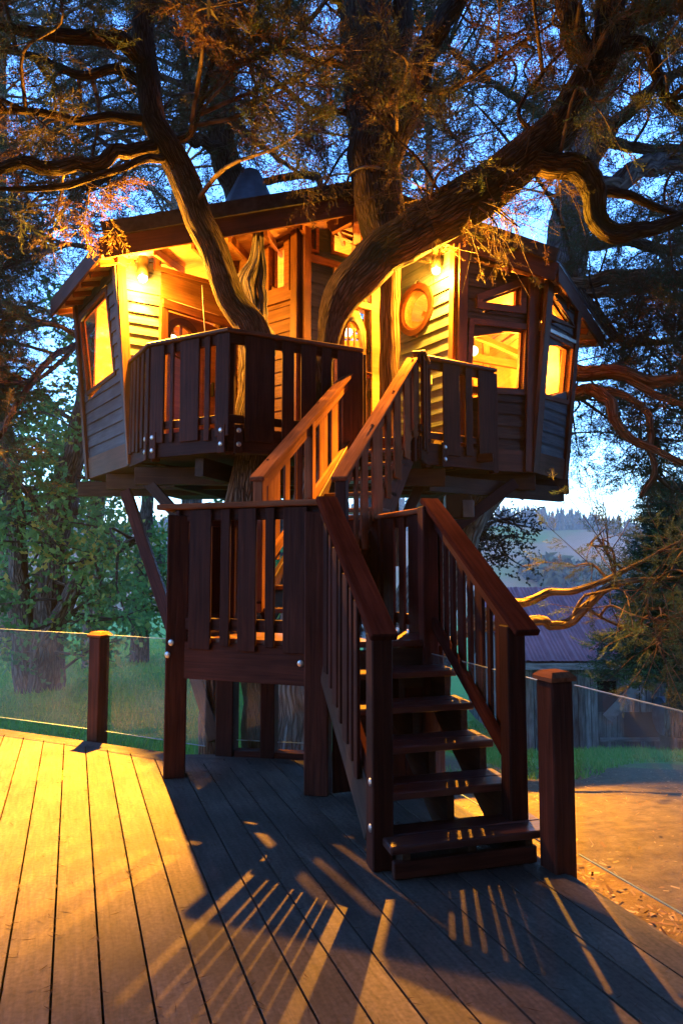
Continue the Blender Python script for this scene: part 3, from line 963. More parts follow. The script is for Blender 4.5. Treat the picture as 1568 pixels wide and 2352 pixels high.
def span(poly, b):
    xs = []
    n = len(poly)
    for i in range(n):
        (x0, y0), (x1, y1) = poly[i], poly[(i + 1) % n]
        if (y0 - b) * (y1 - b) <= 0 and abs(y1 - y0) > 1e-9:
            xs.append(x0 + (x1 - x0) * (b - y0) / (y1 - y0))
    return (min(xs), max(xs)) if xs else None

def wall(f, holes, b_from=.27, row=.155, left=None, right=None, sid=True, mat=None, inner_c=-.09):
    left = left or (lambda b: 0.0); right = right or (lambda b: f.L)
    J = Join()
    b = b_from - .0
    btop = max(f.top(0), f.top(f.L))
    k = 0
    rows = []
    while b < btop - .02:
        rows.append((b, b + row)); b += row
    rows_in = [(0, b_from)] + rows
    for (b0, b1) in rows_in:
        ev = []
        for h in holes:
            ys = [p[1] for p in h]; lo, hi = min(ys), max(ys)
            o0, o1 = max(b0, lo), min(b1, hi)
            if o1 - o0 < .004: continue
            s0, s1 = span(h, o0 + .001), span(h, o1 - .001)
            if s0 and s1: ev.append((s0, s1))
        ev.sort(key=lambda e: e[0][0] + e[1][0])
        edges = []
        cur = (left(b0), left(b1))
        for s0, s1 in ev:
            edges.append((cur, (s0[0], s1[0]))); cur = (s0[1], s1[1])
        edges.append((cur, (right(b0), right(b1))))
        for (l0, l1), (r0, r1) in edges:
            if r0 - l0 < .012 and r1 - l1 < .012: continue
            r0 = max(r0, l0 + .002); r1 = max(r1, l1 + .002)
            # keep under the roof
            tl, tr = f.top(l0), f.top(r0)
            if b0 >= max(tl, tr) - .01: continue
            bl, br = min(b1, tl), min(b1, tr)
            poly = [(l0, b0), (r0, b0), (r1, max(br, b0 + .002)), (l1, max(bl, b0 + .002))]
            Vp, Fp = prism(poly, inner_c - .02, inner_c); J.add(Vp, Fp)
            if sid and b0 >= b_from - .001:
                Vp, Fp = prism(poly, 0.0, [.034, .034, .012, .012])
                # lap a little over the row below
                Vp = [(x, y - .012 if i in (4, 5) else y, z) for i, (x, y, z) in enumerate(Vp)]
                link('siding_board', py_mesh('siding_board', Vp, Fp), mat or M['siding'], hou, f.M)
    o = link('inner_wall', J.mesh('inner_wall'), M['pine'], hou, f.M)
    # skirt board
    l0, r0 = left(0), right(0)
    if sid:
        Vp, Fp = prism([(l0 - .03, 0), (r0 + .03, 0), (r0 + .03, b_from), (l0 - .03, b_from)], .0, .05)
        link('skirt_board', py_mesh('skirt_board', Vp, Fp), M['fascia'], hou, f.M)

def offset_poly(poly, d):
    n = len(poly); out = []
    ar = sum(poly[i][0] * poly[(i + 1) % n][1] - poly[(i + 1) % n][0] * poly[i][1] for i in range(n))
    sg = 1 if ar > 0 else -1
    P = [Vector((p[0], p[1])) for p in poly]
    for i in range(n):
        e0 = (P[i] - P[i - 1]).normalized(); e1 = (P[(i + 1) % n] - P[i]).normalized()
        n0 = Vector((e0.y, -e0.x)) * sg; n1 = Vector((e1.y, -e1.x)) * sg
        m = (n0 + n1); k = min(2.2, 1 / max(.2, m.dot(n0)))
        out.append(tuple(P[i] + m * (d * k)))
    return out

def ring(outer, inn, c0, c1):
    n = len(outer)
    V = [(*p, c0) for p in outer] + [(*p, c0) for p in inn] + [(*p, c1) for p in outer] + [(*p, c1) for p in inn]
    Fc = []
    for i in range(n):
        j = (i + 1) % n
        Fc += [[i, j, n + j, n + i], [2 * n + i, 3 * n + i, 3 * n + j, 2 * n + j], [i, 2 * n + i, 2 * n + j, j], [n + i, n + j, 3 * n + j, 3 * n + i]]
    return V, Fc

def window(f, poly, fw=.055, mat=None, sash=True, name='window', c1=.05, c0=-.10):
    Vp, Fp = ring(offset_poly(poly, fw), poly, c0, c1)
    k_ = .35 if c0 > -.09 else 1.0
    o = link(name, py_mesh(name, Vp, Fp), mat or M['fascia'], hou, f.M)
    inn = offset_poly(poly, -.028)
    if sash:
        Vp, Fp = ring(offset_poly(poly, .004), inn, -.085 * k_, -.03 * k_)
        link('sash', py_mesh('sash', Vp, Fp), M['trim'], o, f.M)
    Vp, Fp = prism(offset_poly(poly, -.012), -.062 * k_, -.062 * k_ + .006)
    link('pane', py_mesh('pane', Vp, Fp), M['pane'], o, f.M)
    return o

def circle(c, r, n=36): return [(c[0] + r * math.cos(2 * math.pi * i / n), c[1] + r * math.sin(2 * math.pi * i / n)) for i in range(n)]

def corner(name, f, a0, a1, w, t, mat, b0=0.0, b1=None, c=.03):
    b1 = b1 if b1 is not None else f.top(a1) - .01
    p, q = f.w(a0, b0, c), f.w(a1, b1, c)
    return board(name, p, q, w, t, f.N, mat, hou)

fA = Facet((-3.43, 9.30), (-2.42, 7.95), .24)
fB1 = Facet((-2.45, 7.93), (-2.20, 8.07))
fB2 = Facet((-2.20, 8.07), (-1.36, 8.93))
fC = Facet((-1.36, 8.90), (-.50, 8.25))
fD = Facet((-.50, 8.25), (.64, 9.02))
fFw = Facet((.72, 9.25), (1.37, 8.29))
fG = Facet((1.37, 8.30), (2.40, 8.65), .14)
fH = Facet((2.40, 8.65), (3.06, 9.38), .26)

# A: left face
hA = fA.quad([(207.5, 899.5), (267.5, 854.5), (248.5, 669.5), (190, 734)])
wall(fA, [hA], mat=M['siding'], inner_c=-.012)
window(fA, hA, .05, c0=-.03, c1=.04)
corner('corner_post', fA, .04, .04, .10, .04, M['fascia'], c=.055)
corner('corner_post', fA, fA.L - .03, fA.L - .03, .10, .04, M['siding'], c=.055)
# B1: lamp wall, slanted left edge
def B1l(b): return .01 - .08 * b
wall(fB1, [], left=B1l, row=.13)
corner('corner_post', fB1, B1l(0) - .02, B1l(2.3) - .02, .10, .06, M['trim'], c=.035)
corner('door_post', fB2, .03, .03, .10, .08, M['trim'], b1=1.98, c=.03)
# B2: round-window door
def dhole(f, x0, x1, ytop):
    a = f.pix(x0, ytop)[0]; b = f.pix(x1, ytop); return a, b[0], b[1]
dA0, dA1 = .09, .86
dB = 1.93
door_hole = [(dA0, .15), (dA1, .15), (dA1, dB), (dA0, dB)]
cl = fB2.quad([(362, 614), (500, 652), (500, 566), (362, 588)])
wall(fB2, [door_hole, cl], right=lambda b: fB2.L, row=.15, mat=M['cedar'])
window(fB2, cl, .05, M['trim'])
Vp, Fp = prism([(.0, dB), (fB2.L, dB), (fB2.L, dB + .1), (.0, dB + .1)], .02, .08)
link('door_header', py_mesh('door_header', Vp, Fp), M['trim'], hou, fB2.M)
def door(f, a0, a1, b0, b1, wc, wr, mat, handle_a):
    circ = circle(wc, wr, 40)
    # leaf: ring between rectangle and circle
    rect = []
    for i in range(40):
        th = 2 * math.pi * i / 40; dx, dy = math.cos(th), math.sin(th)
        t = min(((a1 - wc[0]) / dx if dx > 1e-6 else 1e9), ((a0 - wc[0]) / dx if dx < -1e-6 else 1e9), ((b1 - wc[1]) / dy if dy > 1e-6 else 1e9), ((b0 - wc[1]) / dy if dy < -1e-6 else 1e9))
        rect.append((wc[0] + dx * t, wc[1] + dy * t))
    Vp, Fp = ring(rect, circ, -.06, -.02)
    o = link('door', py_mesh('door', Vp, Fp), mat, hou, f.M)
    Vp, Fp = ring(circle(wc, wr * 1.55, 40), circ, -.03, .005)
    link('window_ring', py_mesh('window_ring', Vp, Fp), M['ring'], o, f.M)
    Vp, Fp = prism(circle(wc, wr * .99, 40), -.045, -.04)
    link('pane', py_mesh('pane', Vp, Fp), M['pane'], o, f.M)
    Vp, Fp = prism([(wc[0] - .012, wc[1] - wr), (wc[0] + .012, wc[1] - wr), (wc[0] + .012, wc[1] + wr), (wc[0] - .012, wc[1] + wr)], -.06, -.03)
    link('glazing_bar', py_mesh('glazing_bar', Vp, Fp), mat, o, f.M)
    for k in range(2):     # raised boards of the leaf
        x = a0 + (a1 - a0) * (.3 + .4 * k)
        Vp, Fp = prism([(x - .006, b0 + .05), (x + .006, b0 + .05), (x + .006, wc[1] - wr * 1.6), (x - .006, wc[1] - wr * 1.6)], -.022, -.014)
        link('batten', py_mesh('batten', Vp, Fp), mat, o, f.M)
    Vp, Fp = prism([(handle_a - .012, .98), (handle_a + .012, .98), (handle_a + .012, 1.16), (handle_a - .012, 1.16)], -.02, .03)
    link('handle', py_mesh('handle', Vp, Fp), M['black'], o, f.M)
    return o
wc = fB2.pix(420, 778)
door(fB2, dA0, dA1, .2, dB, wc, .165, M['door'], dA1 - .08)
# dark alcove boards between door and the window wall
# C: window wall
hC = fC.quad([(624, 671), (659, 661), (659, 556), (624, 570)])
hC = [(x, y) for x, y in hC]
wall(fC, [hC], row=.165, mat=M['cedar'])
window(fC, hC, .085, M['trim'], c1=.06)
a_ = hC[0][0]
Vp, Fp = prism([(.3, hC[0][1] - .2), (fC.L, hC[0][1] - .2), (fC.L, hC[0][1] - .09), (.3, hC[0][1] - .09)], .02, .075)
link('window_sill', py_mesh('window_sill', Vp, Fp), M['trim'], hou, fC.M)
Vp, Fp = prism([(.2, hC[2][1] + .09), (fC.L - .1, hC[2][1] + .09), (fC.L - .1, hC[2][1] + .3), (.2, hC[2][1] + .3)], .02, .07)
link('header', py_mesh('header', Vp, Fp), M['trim'], hou, fC.M)
corner('corner_post', fC, fC.L - .05, fC.L - .05, .11, .09, M['trim'], c=.045)
corner('corner_post', fD, .045, .045, .10, .09, M['trim'], c=.04)
# D: clerestory and arched door
h1 = fD.quad([(706, 572), (722, 577), (722, 519), (706, 516)])
h2 = fD.quad([(763, 579), (838, 602), (838, 556), (763, 530)])
dd0, dd1 = fD.pix(772, 760)[0], fD.pix(846, 760)[0]
dtop = fD.pix(846, 716)[1]
door_hole2 = [(dd0, .15), (dd1, .15), (dd1, dtop), (dd0, dtop)]
h3 = fD.quad([(836, 700), (864, 708), (864, 660), (836, 652)])
wall(fD, [h1, h2, door_hole2, h3], row=.15)
window(fD, h1, .04, M['trim']); window(fD, h2, .04, M['trim']); window(fD, h3, .03, M['trim'])
s0 = fD.pix(700, 588)[1]
Vp, Fp = prism([(.09, s0 - .07), (fD.L, s0 - .07), (fD.L, s0 + .01), (.09, s0 + .01)], .03, .085)
link('window_sill', py_mesh('window_sill', Vp, Fp), M['trim'], hou, fD.M)
for x0, x1 in ((dd1, dd1 + .17), (dd0 - .08, dd0)):
    Vp, Fp = prism([(x0, .2), (x1, .2), (x1, dtop + .45), (x0, dtop + .45)], .035, .075)
    link('door_casing', py_mesh('door_casing', Vp, Fp), M['pine'], hou, fD.M)
Vp, Fp = prism([(dd0, dtop), (dd1, dtop), (dd1, dtop + .08), (dd0, dtop + .08)], .035, .075)
link('door_header', py_mesh('door_header', Vp, Fp), M['pine'], hou, fD.M)
dw = (dd1 - dd0)
# door leaf with arched light
arch = [(dd0 + dw * .22, .55), (dd0 + dw * .78, .55)] + [(dd0 + dw * (.5 + .28 * math.cos(t)), dtop - .52 + .34 * math.sin(t)) for t in [math.pi * i / 12 for i in range(13)]]
rect2 = []
for x, y in arch:
    rect2.append((dd0 if x < dd0 + dw * .5 - 1e-6 else dd1, y)) if not (dd0 + dw * .3 < x < dd0 + dw * .7 and y > 1) else rect2.append((x, dtop))
rect2[0] = (dd0, .2); rect2[1] = (dd1, .2)
Vp, Fp = ring(rect2, arch, -.05, -.01)
dr_ = link('door', py_mesh('door', Vp, Fp), M['pine'], hou, fD.M)
Vp, Fp = ring(offset_poly(arch, .05), arch, -.02, .02); link('window_ring', py_mesh('window_ring', Vp, Fp), M['door'], dr_, fD.M)
Vp, Fp = prism(arch, -.035, -.03); link('pane', py_mesh('pane', Vp, Fp), M['pane'], dr_, fD.M)
for k in (.4, .6):
    x = dd0 + dw * k
    Vp, Fp = prism([(x - .01, .55), (x + .01, .55), (x + .01, dtop - .25), (x - .01, dtop - .25)], -.045, -.02)
    link('glazing_bar', py_mesh('glazing_bar', Vp, Fp), M['door'], dr_, fD.M)
for b in (.5, 1.0, 1.6):
    Vp, Fp = prism([(dd1 - .02, b), (dd1 + .012, b), (dd1 + .012, b + .1), (dd1 - .02, b + .1)], -.005, .04)
    link('hinge', py_mesh('hinge', Vp, Fp), M['black'], dr_, fD.M)
# F: porthole wall with slanted right edge
def Fr(b): return fFw.L - .02 + .05 * b
pc = fFw.pix(959, 713)
port = circle(pc, .315, 40)
wall(fFw, [port], right=Fr, row=.155)
Vp, Fp = ring(circle(pc, .345, 40), circle(pc, .27, 40), .0, .06)
pw = link('porthole', py_mesh('porthole', Vp, Fp), M['ring'], hou, fFw.M)
Vp, Fp = ring(circle(pc, .275, 40), circle(pc, .235, 40), -.09, .035); link('sash', py_mesh('sash', Vp, Fp), M['trim'], pw, fFw.M)
Vp, Fp = prism(circle(pc, .238, 40), -.03, -.024); link('pane', py_mesh('pane', Vp, Fp), M['pane'], pw, fFw.M)
corner('corner_post', fFw, Fr(0) + .0, Fr(2.5) + .0, .085, .07, M['trim'], c=.04)
oc = fFw.pix(992, 875)
Vp, Fp = prism([(oc[0] - .035, oc[1] - .055), (oc[0] + .035, oc[1] - .055), (oc[0] + .035, oc[1] + .055), (oc[0] - .035, oc[1] + .055)], .03, .05)
link('outlet_cover', py_mesh('outlet_cover', Vp, Fp), M['outlet'], hou, fFw.M)
# G: front right
hG = fG.quad([(1078, 890), (1196, 896), (1203, 759), (1084, 746)])
hG2 = fG.quad([(1105, 696), (1190, 706), (1192, 659), (1105, 691)])
wall(fG, [hG, hG2], mat=M['beam'])
window(fG, hG, .07); window(fG, hG2, .085)
corner('corner_post', fG, .06, .06, .12, .05, M['fascia'], c=.055)
corner('corner_post', fG, fG.L - .04, fG.L - .01, .15, .05, M['fascia'], c=.05)
# H: far right
hH = fH.quad([(1238, 904), (1296, 919), (1307, 800), (1253, 772)])
hH2 = fH.quad([(1257.5, 721.5), (1312, 752.5), (1262.5, 677.5)])
wall(fH, [hH, hH2], mat=M['siding'])
window(fH, hH, .06); window(fH, hH2, .08)
corner('corner_post', fH, .03, .03, .16, .05, M['fascia'], c=.052)
corner('corner_post', fH, fH.L - .05, fH.L - .05, .11, .05, M['fascia'], c=.05)
p0 = fH.pix(1245, 757); p1 = fH.pix(1310, 787)
board('drip_edge', fH.w(p0[0], p0[1], .06), fH.w(p1[0], p1[1], .06), .05, .03, fH.N, M['bolt'], hou)
# back walls, floor, lining
fK = [Facet((3.06, 9.38), (2.6, 11.9)), Facet((2.6, 11.9), (-2.9, 12.3)), Facet((-2.9, 12.3), (-3.43, 9.30))]
for f in fK: wall(f, [], sid=False, inner_c=.0)
foot = [fA.p0, fA.p1, fB1.p1, fC.p0, fC.p1, fD.p1, fFw.p0, fG.p0, fH.p0, fH.p1, fK[0].p1, fK[1].p1]
slab('floor', [(p.x, p.y, ZB) for p in foot], .2, M['beam'], hou)

def thick(name, pts, t, mat, parent=hou):
    return slab(name, [tuple(p) for p in pts], t, mat, parent)
BL = Vector((-3.2, 12.6, 0)); BR = Vector((3.1, 12.4, 0)); BC = Vector((.18, 12.8, 0))
def on(pl, v): return Vector((v.x, v.y, (pl[1] - pl[0].x * v.x - pl[0].y * v.y) / pl[0].z))
roofL = [L1, PK, on(PLn, BC), on(PLn, BL), L2]
roofR = [PK, R1, R2, on(PRn, BR), on(PRn, BC)]
thick('ceiling', [p + Vector((0, 0, .0)) for p in roofL], .05, M['pine'])
thick('ceiling', [p + Vector((0, 0, .0)) for p in roofR], .05, M['pine'])
thick('roof', [p + Vector((0, 0, .055)) for p in roofL], .17, M['roof'])
thick('roof', [p + Vector((0, 0, .055)) for p in roofR], .17, M['roof'])
def fas(p, q, name='fascia', h=.24, dz=.07, t=.035):
    d = (q - p); n = Vector((d.y, -d.x, 0)).normalized()
    return board(name, p + n * .02 + Vector((0, 0, dz)), q + n * .02 + Vector((0, 0, dz)), h, t, n, M['fascia'], hou)
fas(L1, PK); fas(PK, R1)
fas(L2, L1); fas(R1, R2)
# metal drip strip on top of the right-hand eave
board('drip_edge', R1 + Vector((.04, -.02, .21)), R2 + Vector((.04, -.02, .21)), .07, .012, (.6, -.4, .7), M['metal_roof'], hou)
# roof edge shingles (front lip)
for (p, q) in ((L1, PK), (PK, R1)):
    d = (q - p); n = Vector((d.y, -d.x, 0)).normalized()
    board('roof_edge', p + n * .03 + Vector((0, 0, .275)), q + n * .03 + Vector((0, 0, .275)), .18, .07, n, M['roof'], hou)
# rafters under the soffit
for f, pl, a_, b_, n_ in ((L2, PLn, L1, None, 6),):
    pass
for i in range(6):
    t = (i + .5) / 6
    p = L2.lerp(L1, t); q = p + Vector((.85, .53, 0)) * .42; q.z = on(PLn, q).z
    board('rafter', p + Vector((.02, .01, -.03)), q + Vector((0, 0, -.03)), .06, .045, Vector((-.5, .85, 0)), M['trim'], hou)
for i in range(5):
    t = (i + .5) / 5
    p = R1.lerp(R2, t); q = p + Vector((-.85, .53, 0)) * .75; q.z = on(PRn, q).z
    board('rafter', p + Vector((-.02, .01, -.045)), q + Vector((0, 0, -.045)), .09, .045, Vector((.5, .85, 0)), M['trim'], hou)
for i in range(7):
    t = (i + .35) / 7
    p = L1.lerp(PK, t); q = p + Vector((.1, 1.0, 0)); q.z = on(PLn, q).z
    board('rafter', p + Vector((0, .02, -.05)), q + Vector((0, 0, -.05)), .10, .045, Vector((1, 0, 0)), M['trim'], hou)
for i in range(6):
    t = (i + .6) / 6
    p = PK.lerp(R1, t); q = p + Vector((-.1, 1.0, 0)); q.z = on(PRn, q).z
    board('rafter', p + Vector((0, .02, -.05)), q + Vector((0, 0, -.05)), .10, .045, Vector((1, 0, 0)), M['trim'], hou)
rb = PK + Vector((0, -.12, -.1)); board('ridge_beam', rb, PK + Vector((0, 3.8, .35)), .18, .1, (1, 0, 0), M['trim'], hou)
qb = at(790, 560, 8.0)
board('brace', PK + Vector((-.35, .05, -.2)), PK + Vector((.05, .02, .0)), .15, .09, (0, 1, 0), M['trim'], hou)
# blue-grey cone roof behind the left slope
cb = at(575, 480, 10.6)
Vs = [(cb.x + .55 * math.cos(a), cb.y + .55 * math.sin(a), cb.z - .25) for a in [2 * math.pi * i / 20 for i in range(20)]] + [(cb.x + .16 * math.cos(a), cb.y + .16 * math.sin(a), cb.z + .6) for a in [2 * math.pi * i / 20 for i in range(20)]]
Fs = [[i, (i + 1) % 20, 20 + (i + 1) % 20, 20 + i] for i in range(20)] + [list(range(20, 40)), list(range(20))[::-1]]
link('cone_flashing', py_mesh('cone_flashing', Vs, Fs), M['metal_roof'], hou)

# beams and struts under the house
for (p, q) in (((-3.7, 9.6, 2.55), (3.1, 9.3, 2.55)), ((-3.0, 8.7, 2.55), (2.5, 8.8, 2.55)), ((-2.0, 8.0, 2.5), (-1.0, 12, 2.5)), ((1.4, 8.35, 2.5), (1.2, 12, 2.5)), ((-2.35, 7.75, 2.5), (1.2, 7.9, 2.5)), ((-1.5, 7.15, 2.52), (-.6, 10, 2.52)), ((1.0, 8.0, 2.45), (3.02, 9.35, 2.45))):
    board('floor_beam', p, q, .2, .1, (0, 0, 1), M['beam'], hou) if abs(p[2] - q[2]) > .01 else board('floor_beam', p, q, .1, .2, (0, 0, 1), M['beam'], hou)
p = at(290, 1130, 8.4); q = at(405, 1470, 7.4)
board('strut', p, q, .13, .09, (0, -1, 0), M['stain'], hou)
p = at(320, 1085, 7.8); q = at(440, 1220, 7.6)
board('strut', p, q, .12, .09, (0, -1, 0), M['beam'], hou)
p = at(1180, 1110, 8.6); q = at(1040, 1215, 8.2)
board('strut', p, q, .14, .09, (0, -1, 0), M['stain'], hou)
p = at(440, 1525, 7.2); q = at(495, 1700, 6.9)
board('strut', p, q, .12, .07, (0, -1, 0), M['beam'], hou)
p = at(1010, 1010, 8.5); q = at(930, 1190, 7.9)
board('strut', p, q, .12, .08, (0, -1, 0), M['beam'], hou)
# interior furniture that shows through the panes
for (a, b, w) in (((1.3, 10.6, 4.9), (3.0, 10.6, 4.6), .12), ((1.2, 9.9, 5.2), (2.7, 9.5, 4.4), .08), ((-3.2, 10.3, 4.7), (-1.8, 10.3, 5.1), .12), ((.0, 10.4, 5.2), (2.2, 10.4, 5.2), .12)):
    board('interior_beam', a, b, w, .08, (0, -1, 0), M['trim'], hou)
for (x, y) in ((2.35, 10.9), (-3.05, 11.0), (-2.3, 11.9), (.9, 12.0)):
    board('interior_post', (x, y, ZF), (x, y, 5.2), .1, .1, (0, -1, 0), M['trim'], hou)
for (x, y, w, z0, z1) in ((1.9, 11.7, .8, 2.9, 4.7), (-3.0, 11.4, .6, 3.5, 4.5)):
    board('cupboard_door', (x, y, z0), (x, y, z1), w, .04, (0, -1, 0), M['door'], hou)

# flood lamp fitting under the right side
ft = thing('camera_box', 'small black box with a grey glass front fixed under the house floor', 'light box', tuple(at(1065, 1165, 8.0)))
c_ = at(1050, 1165, 8.0)
board('housing', c_ - Vector((.0, 0, .14)), c_ + Vector((0, 0, .14)), .3, .2, (0, -1, 0), M['black'], ft)
c2 = at(1075, 1168, 7.87)
board('lens', c2 - Vector((.0, 0, .1)), c2 + Vector((0, 0, .1)), .13, .02, (0, -1, 0), M['metal_roof'], ft)

# ================================================================== LAMPS
def cyl(r0, r1, z0, z1, n=24, open_=False):
    V = [(r0 * math.cos(2 * math.pi * i / n), r0 * math.sin(2 * math.pi * i / n), z0) for i in range(n)] + [(r1 * math.cos(2 * math.pi * i / n), r1 * math.sin(2 * math.pi * i / n), z1) for i in range(n)]
    Fc = [[i, (i + 1) % n, n + (i + 1) % n, n + i] for i in range(n)]
    if not open_: Fc += [list(range(n))[::-1], list(range(n, 2 * n))]
    return V, Fc
def spot(name, loc, aim, watts, size, blend, rad=.03, col=WARM):
    d = bpy.data.lights.new(name, 'SPOT'); d.energy = watts; d.spot_size = size; d.spot_blend = blend
    d.shadow_soft_size = rad; d.color = col
    o = bpy.data.objects.new(name, d); COL.objects.link(o)
    o.matrix_basis = Matrix.Translation(loc) @ Vector(aim).to_track_quat('-Z', 'Y').to_matrix().to_4x4()
    return o
def wall_lamp(f, px, py, label):
    a, b = f.pix(px, py)
    c = f.w(a, b, .135)
    t = thing('wall_lamp', label, 'lamp', tuple(f.w(a, b, .03)), 'cylinder wall lamps')
    m = Matrix.Translation(c)
    Vp, Fp = ring([(.062 * math.cos(k * math.pi / 12), .062 * math.sin(k * math.pi / 12)) for k in range(24)], [(.056 * math.cos(k * math.pi / 12), .056 * math.sin(k * math.pi / 12)) for k in range(24)], -.11, .13)
    link('lamp_body', py_mesh('lamp_body', Vp, Fp, True), M['black'], t, m)
    board('bracket', f.w(a, b, .02), f.w(a, b, .09), .05, .09, (0, 0, 1), M['black'], t)
    bm = bmesh.new(); bmesh.ops.create_uvsphere(bm, u_segments=20, v_segments=12, radius=.052)
    me = bpy.data.meshes.new('bulb'); bm.to_mesh(me); bm.free()
    for p in me.polygons: p.use_smooth = True
    link('bulb', me, M['bulb'], t, m @ Matrix.Translation((0, 0, -.125)))
    link('bulb', me, M['bulb'], t, m @ Matrix.Translation((0, 0, .115)) @ Matrix.Diagonal((.9, .9, .7, 1)))
    return c
cL = wall_lamp(fB1, 323, 625, 'lit black cylinder wall lamp on the left siding beside the round-window door')
cR = wall_lamp(fFw, 1019, 605, 'lit black cylinder wall lamp on the right siding above the porthole')
spot('lamp_down_light', cL + Vector((0, -.02, -.185)), (.0, -.55, -1), P_DECK, R(47), 1.0, .03)
spot('lamp_wash', cL + Vector((0, -.01, -.19)), (0, 0, -1), P_WASH, R(70), .3, .03)
spot('lamp_wash', cR + Vector((0, -.01, -.19)), (-.1, 0, -1), P_WASH, R(70), .3, .03)
spot('lamp_down_light', cR + Vector((0, -.02, -.185)), (-.15, -.5, -1), P_DECK * .6, R(52), 1.0, .03)
for c in (cL, cR):
    spot('lamp_spill', c + Vector((0, -.04, -.2)), (0, -1, -.55), P_SPILL, R(164), .6, .03)
    d = bpy.data.lights.new('lamp_glow', 'POINT'); d.energy = P_GLOW; d.color = WARM; d.shadow_soft_size = .05
    o = bpy.data.objects.new('lamp_glow', d); COL.objects.link(o); o.location = c + Vector((0, -.08, -.2))
spot('lamp_up_light', cL + Vector((0, -.0, .17)), (-.15, -.35, 1), P_UP, R(130), .7, .04)
spot('lamp_up_light', cR + Vector((0, -.0, .17)), (.1, -.35, 1), P_UP, R(130), .7, .04)
def room_lamp(loc, watts, label):
    t = thing('room_lamp', label, 'lamp', loc, 'lamps inside the tree house')
    bm = bmesh.new(); bmesh.ops.create_uvsphere(bm, u_segments=16, v_segments=10, radius=.07)
    me = bpy.data.meshes.new('globe'); bm.to_mesh(me); bm.free()
    link('globe', me, M['room_bulb'], t, Matrix.Translation(loc))
    Vp, Fp = cyl(.02, .02, .06, .3, 12); link('stem', py_mesh('stem', Vp, Fp), M['black'], t, Matrix.Translation(loc))
    d = bpy.data.lights.new('room_light', 'POINT'); d.energy = watts; d.color = WARM_IN; d.shadow_soft_size = .12
    o = bpy.data.objects.new('room_light', d); COL.objects.link(o); o.location = Vector(loc) + Vector((0, -.05, -.22))
room_lamp((-2.45, 9.7, 4.75), P_ROOM * 1.5, 'glowing globe lamp seen through the left leaning window')
room_lamp((.1, 10.4, 5.1), P_ROOM * 1.2, 'glowing globe lamp behind the high windows at the centre')
room_lamp(tuple(at(1160, 688, 10.2)), P_ROOM * .7, 'glowing globe lamp behind the right triangular window')
room_lamp((2.62, 9.75, 4.55), P_ROOM * 1.3, 'glowing globe lamp behind the far right window')
room_lamp(tuple(at(1086, 806, 9.5)), P_ROOM * 1.5, 'glowing globe lamp in the left corner of the big right window')

# ================================================================== TREES
def catmull(P, n):
    P = np.asarray(P, float)
    Q = np.vstack([2 * P[0] - P[1], P, 2 * P[-1] - P[-2]])
    out = []
    for i in range(1, len(Q) - 2):
        p0, p1, p2, p3 = Q[i - 1], Q[i], Q[i + 1], Q[i + 2]
        for t in np.linspace(0, 1, n, endpoint=False):
            out.append(.5 * ((2 * p1) + (-p0 + p2) * t + (2 * p0 - 5 * p1 + 4 * p2 - p3) * t * t + (-p0 + 3 * p1 - 3 * p2 + p3) * t ** 3))
    out.append(Q[-2])
    return np.array(out)

class Tubes:
    def __init__(s): s.V = []; s.F = []; s.UV = []; s.n = 0
    def add(s, P, rad, segs, rough=0.0, seed=0):
        P = np.asarray(P, float); n = len(P)
        T = np.gradient(P, axis=0); T /= np.linalg.norm(T, axis=1)[:, None] + 1e-9
        ref = np.array([0.0, 1.0, .13]);
        A = np.cross(T, ref); A /= np.linalg.norm(A, axis=1)[:, None] + 1e-9
        B = np.cross(T, A)
        th = np.linspace(0, 2 * np.pi, segs, endpoint=False)
        r = np.repeat(np.asarray(rad, float)[:, None], segs, 1)
        ln = np.concatenate([[0], np.cumsum(np.linalg.norm(np.diff(P, axis=0), axis=1))])
        if rough:
            q = np.random.default_rng(seed)
            for k in range(6):
                m = q.integers(2, 7); ph = q.uniform(0, 6.28); fr = q.uniform(.6, 3.5); am = rough * q.uniform(.4, 1)
                r = r * (1 + am * np.sin(m * th[None, :] + ph + fr * ln[:, None]))
            r = r * (1 + rough * .8 * q.normal(size=r.shape) * (.35 if segs < 48 else .12))
        if segs >= 48:
            q = np.random.default_rng(seed + 5)
            ht = 0
            for k in (7, 11, 17, 23):
                ph = q.uniform(0, 6.28); f1, f2 = q.uniform(1.5, 3.5, 2)
                wv = np.sin(k * th[None, :] * .5 * 2 + ph + 1.6 * np.sin(f1 * ln[:, None] + ph) + .9 * np.sin(f2 * 2.3 * ln[:, None] + 2 * th[None, :]))
                ht = ht + (np.abs(wv) - .6) / (1 + .25 * k / 7)
            r = r * (1 + .02 * ht)
        V = P[:, None, :] + r[..., None] * (np.cos(th)[None, :, None] * A[:, None, :] + np.sin(th)[None, :, None] * B[:, None, :])
        i = np.arange(n - 1)[:, None] * segs; j = np.arange(segs)[None, :]; j2 = (j + 1) % segs
        Fq = np.stack([i + j, i + j2, i + segs + j2, i + segs + j], -1).reshape(-1, 4) + s.n
        circ = 2 * np.pi * float(np.mean(rad))
        u0 = (j / segs * circ) + 0 * i; u1 = ((j + 1) / segs * circ) + 0 * i
        v0 = ln[:-1, None] + 0 * j; v1 = ln[1:, None] + 0 * j
        UV = np.stack([np.stack([u0, v0], -1), np.stack([u1, v0], -1), np.stack([u1, v1], -1), np.stack([u0, v1], -1)], 2).reshape(-1, 4, 2)
        s.V.append(V.reshape(-1, 3)); s.F.append(Fq); s.UV.append(UV); s.n += n * segs
    def mesh(s, name): return np_mesh(name, np.concatenate(s.V), np.concatenate(s.F), uv=np.concatenate(s.UV).reshape(-1, 2), smooth=True)

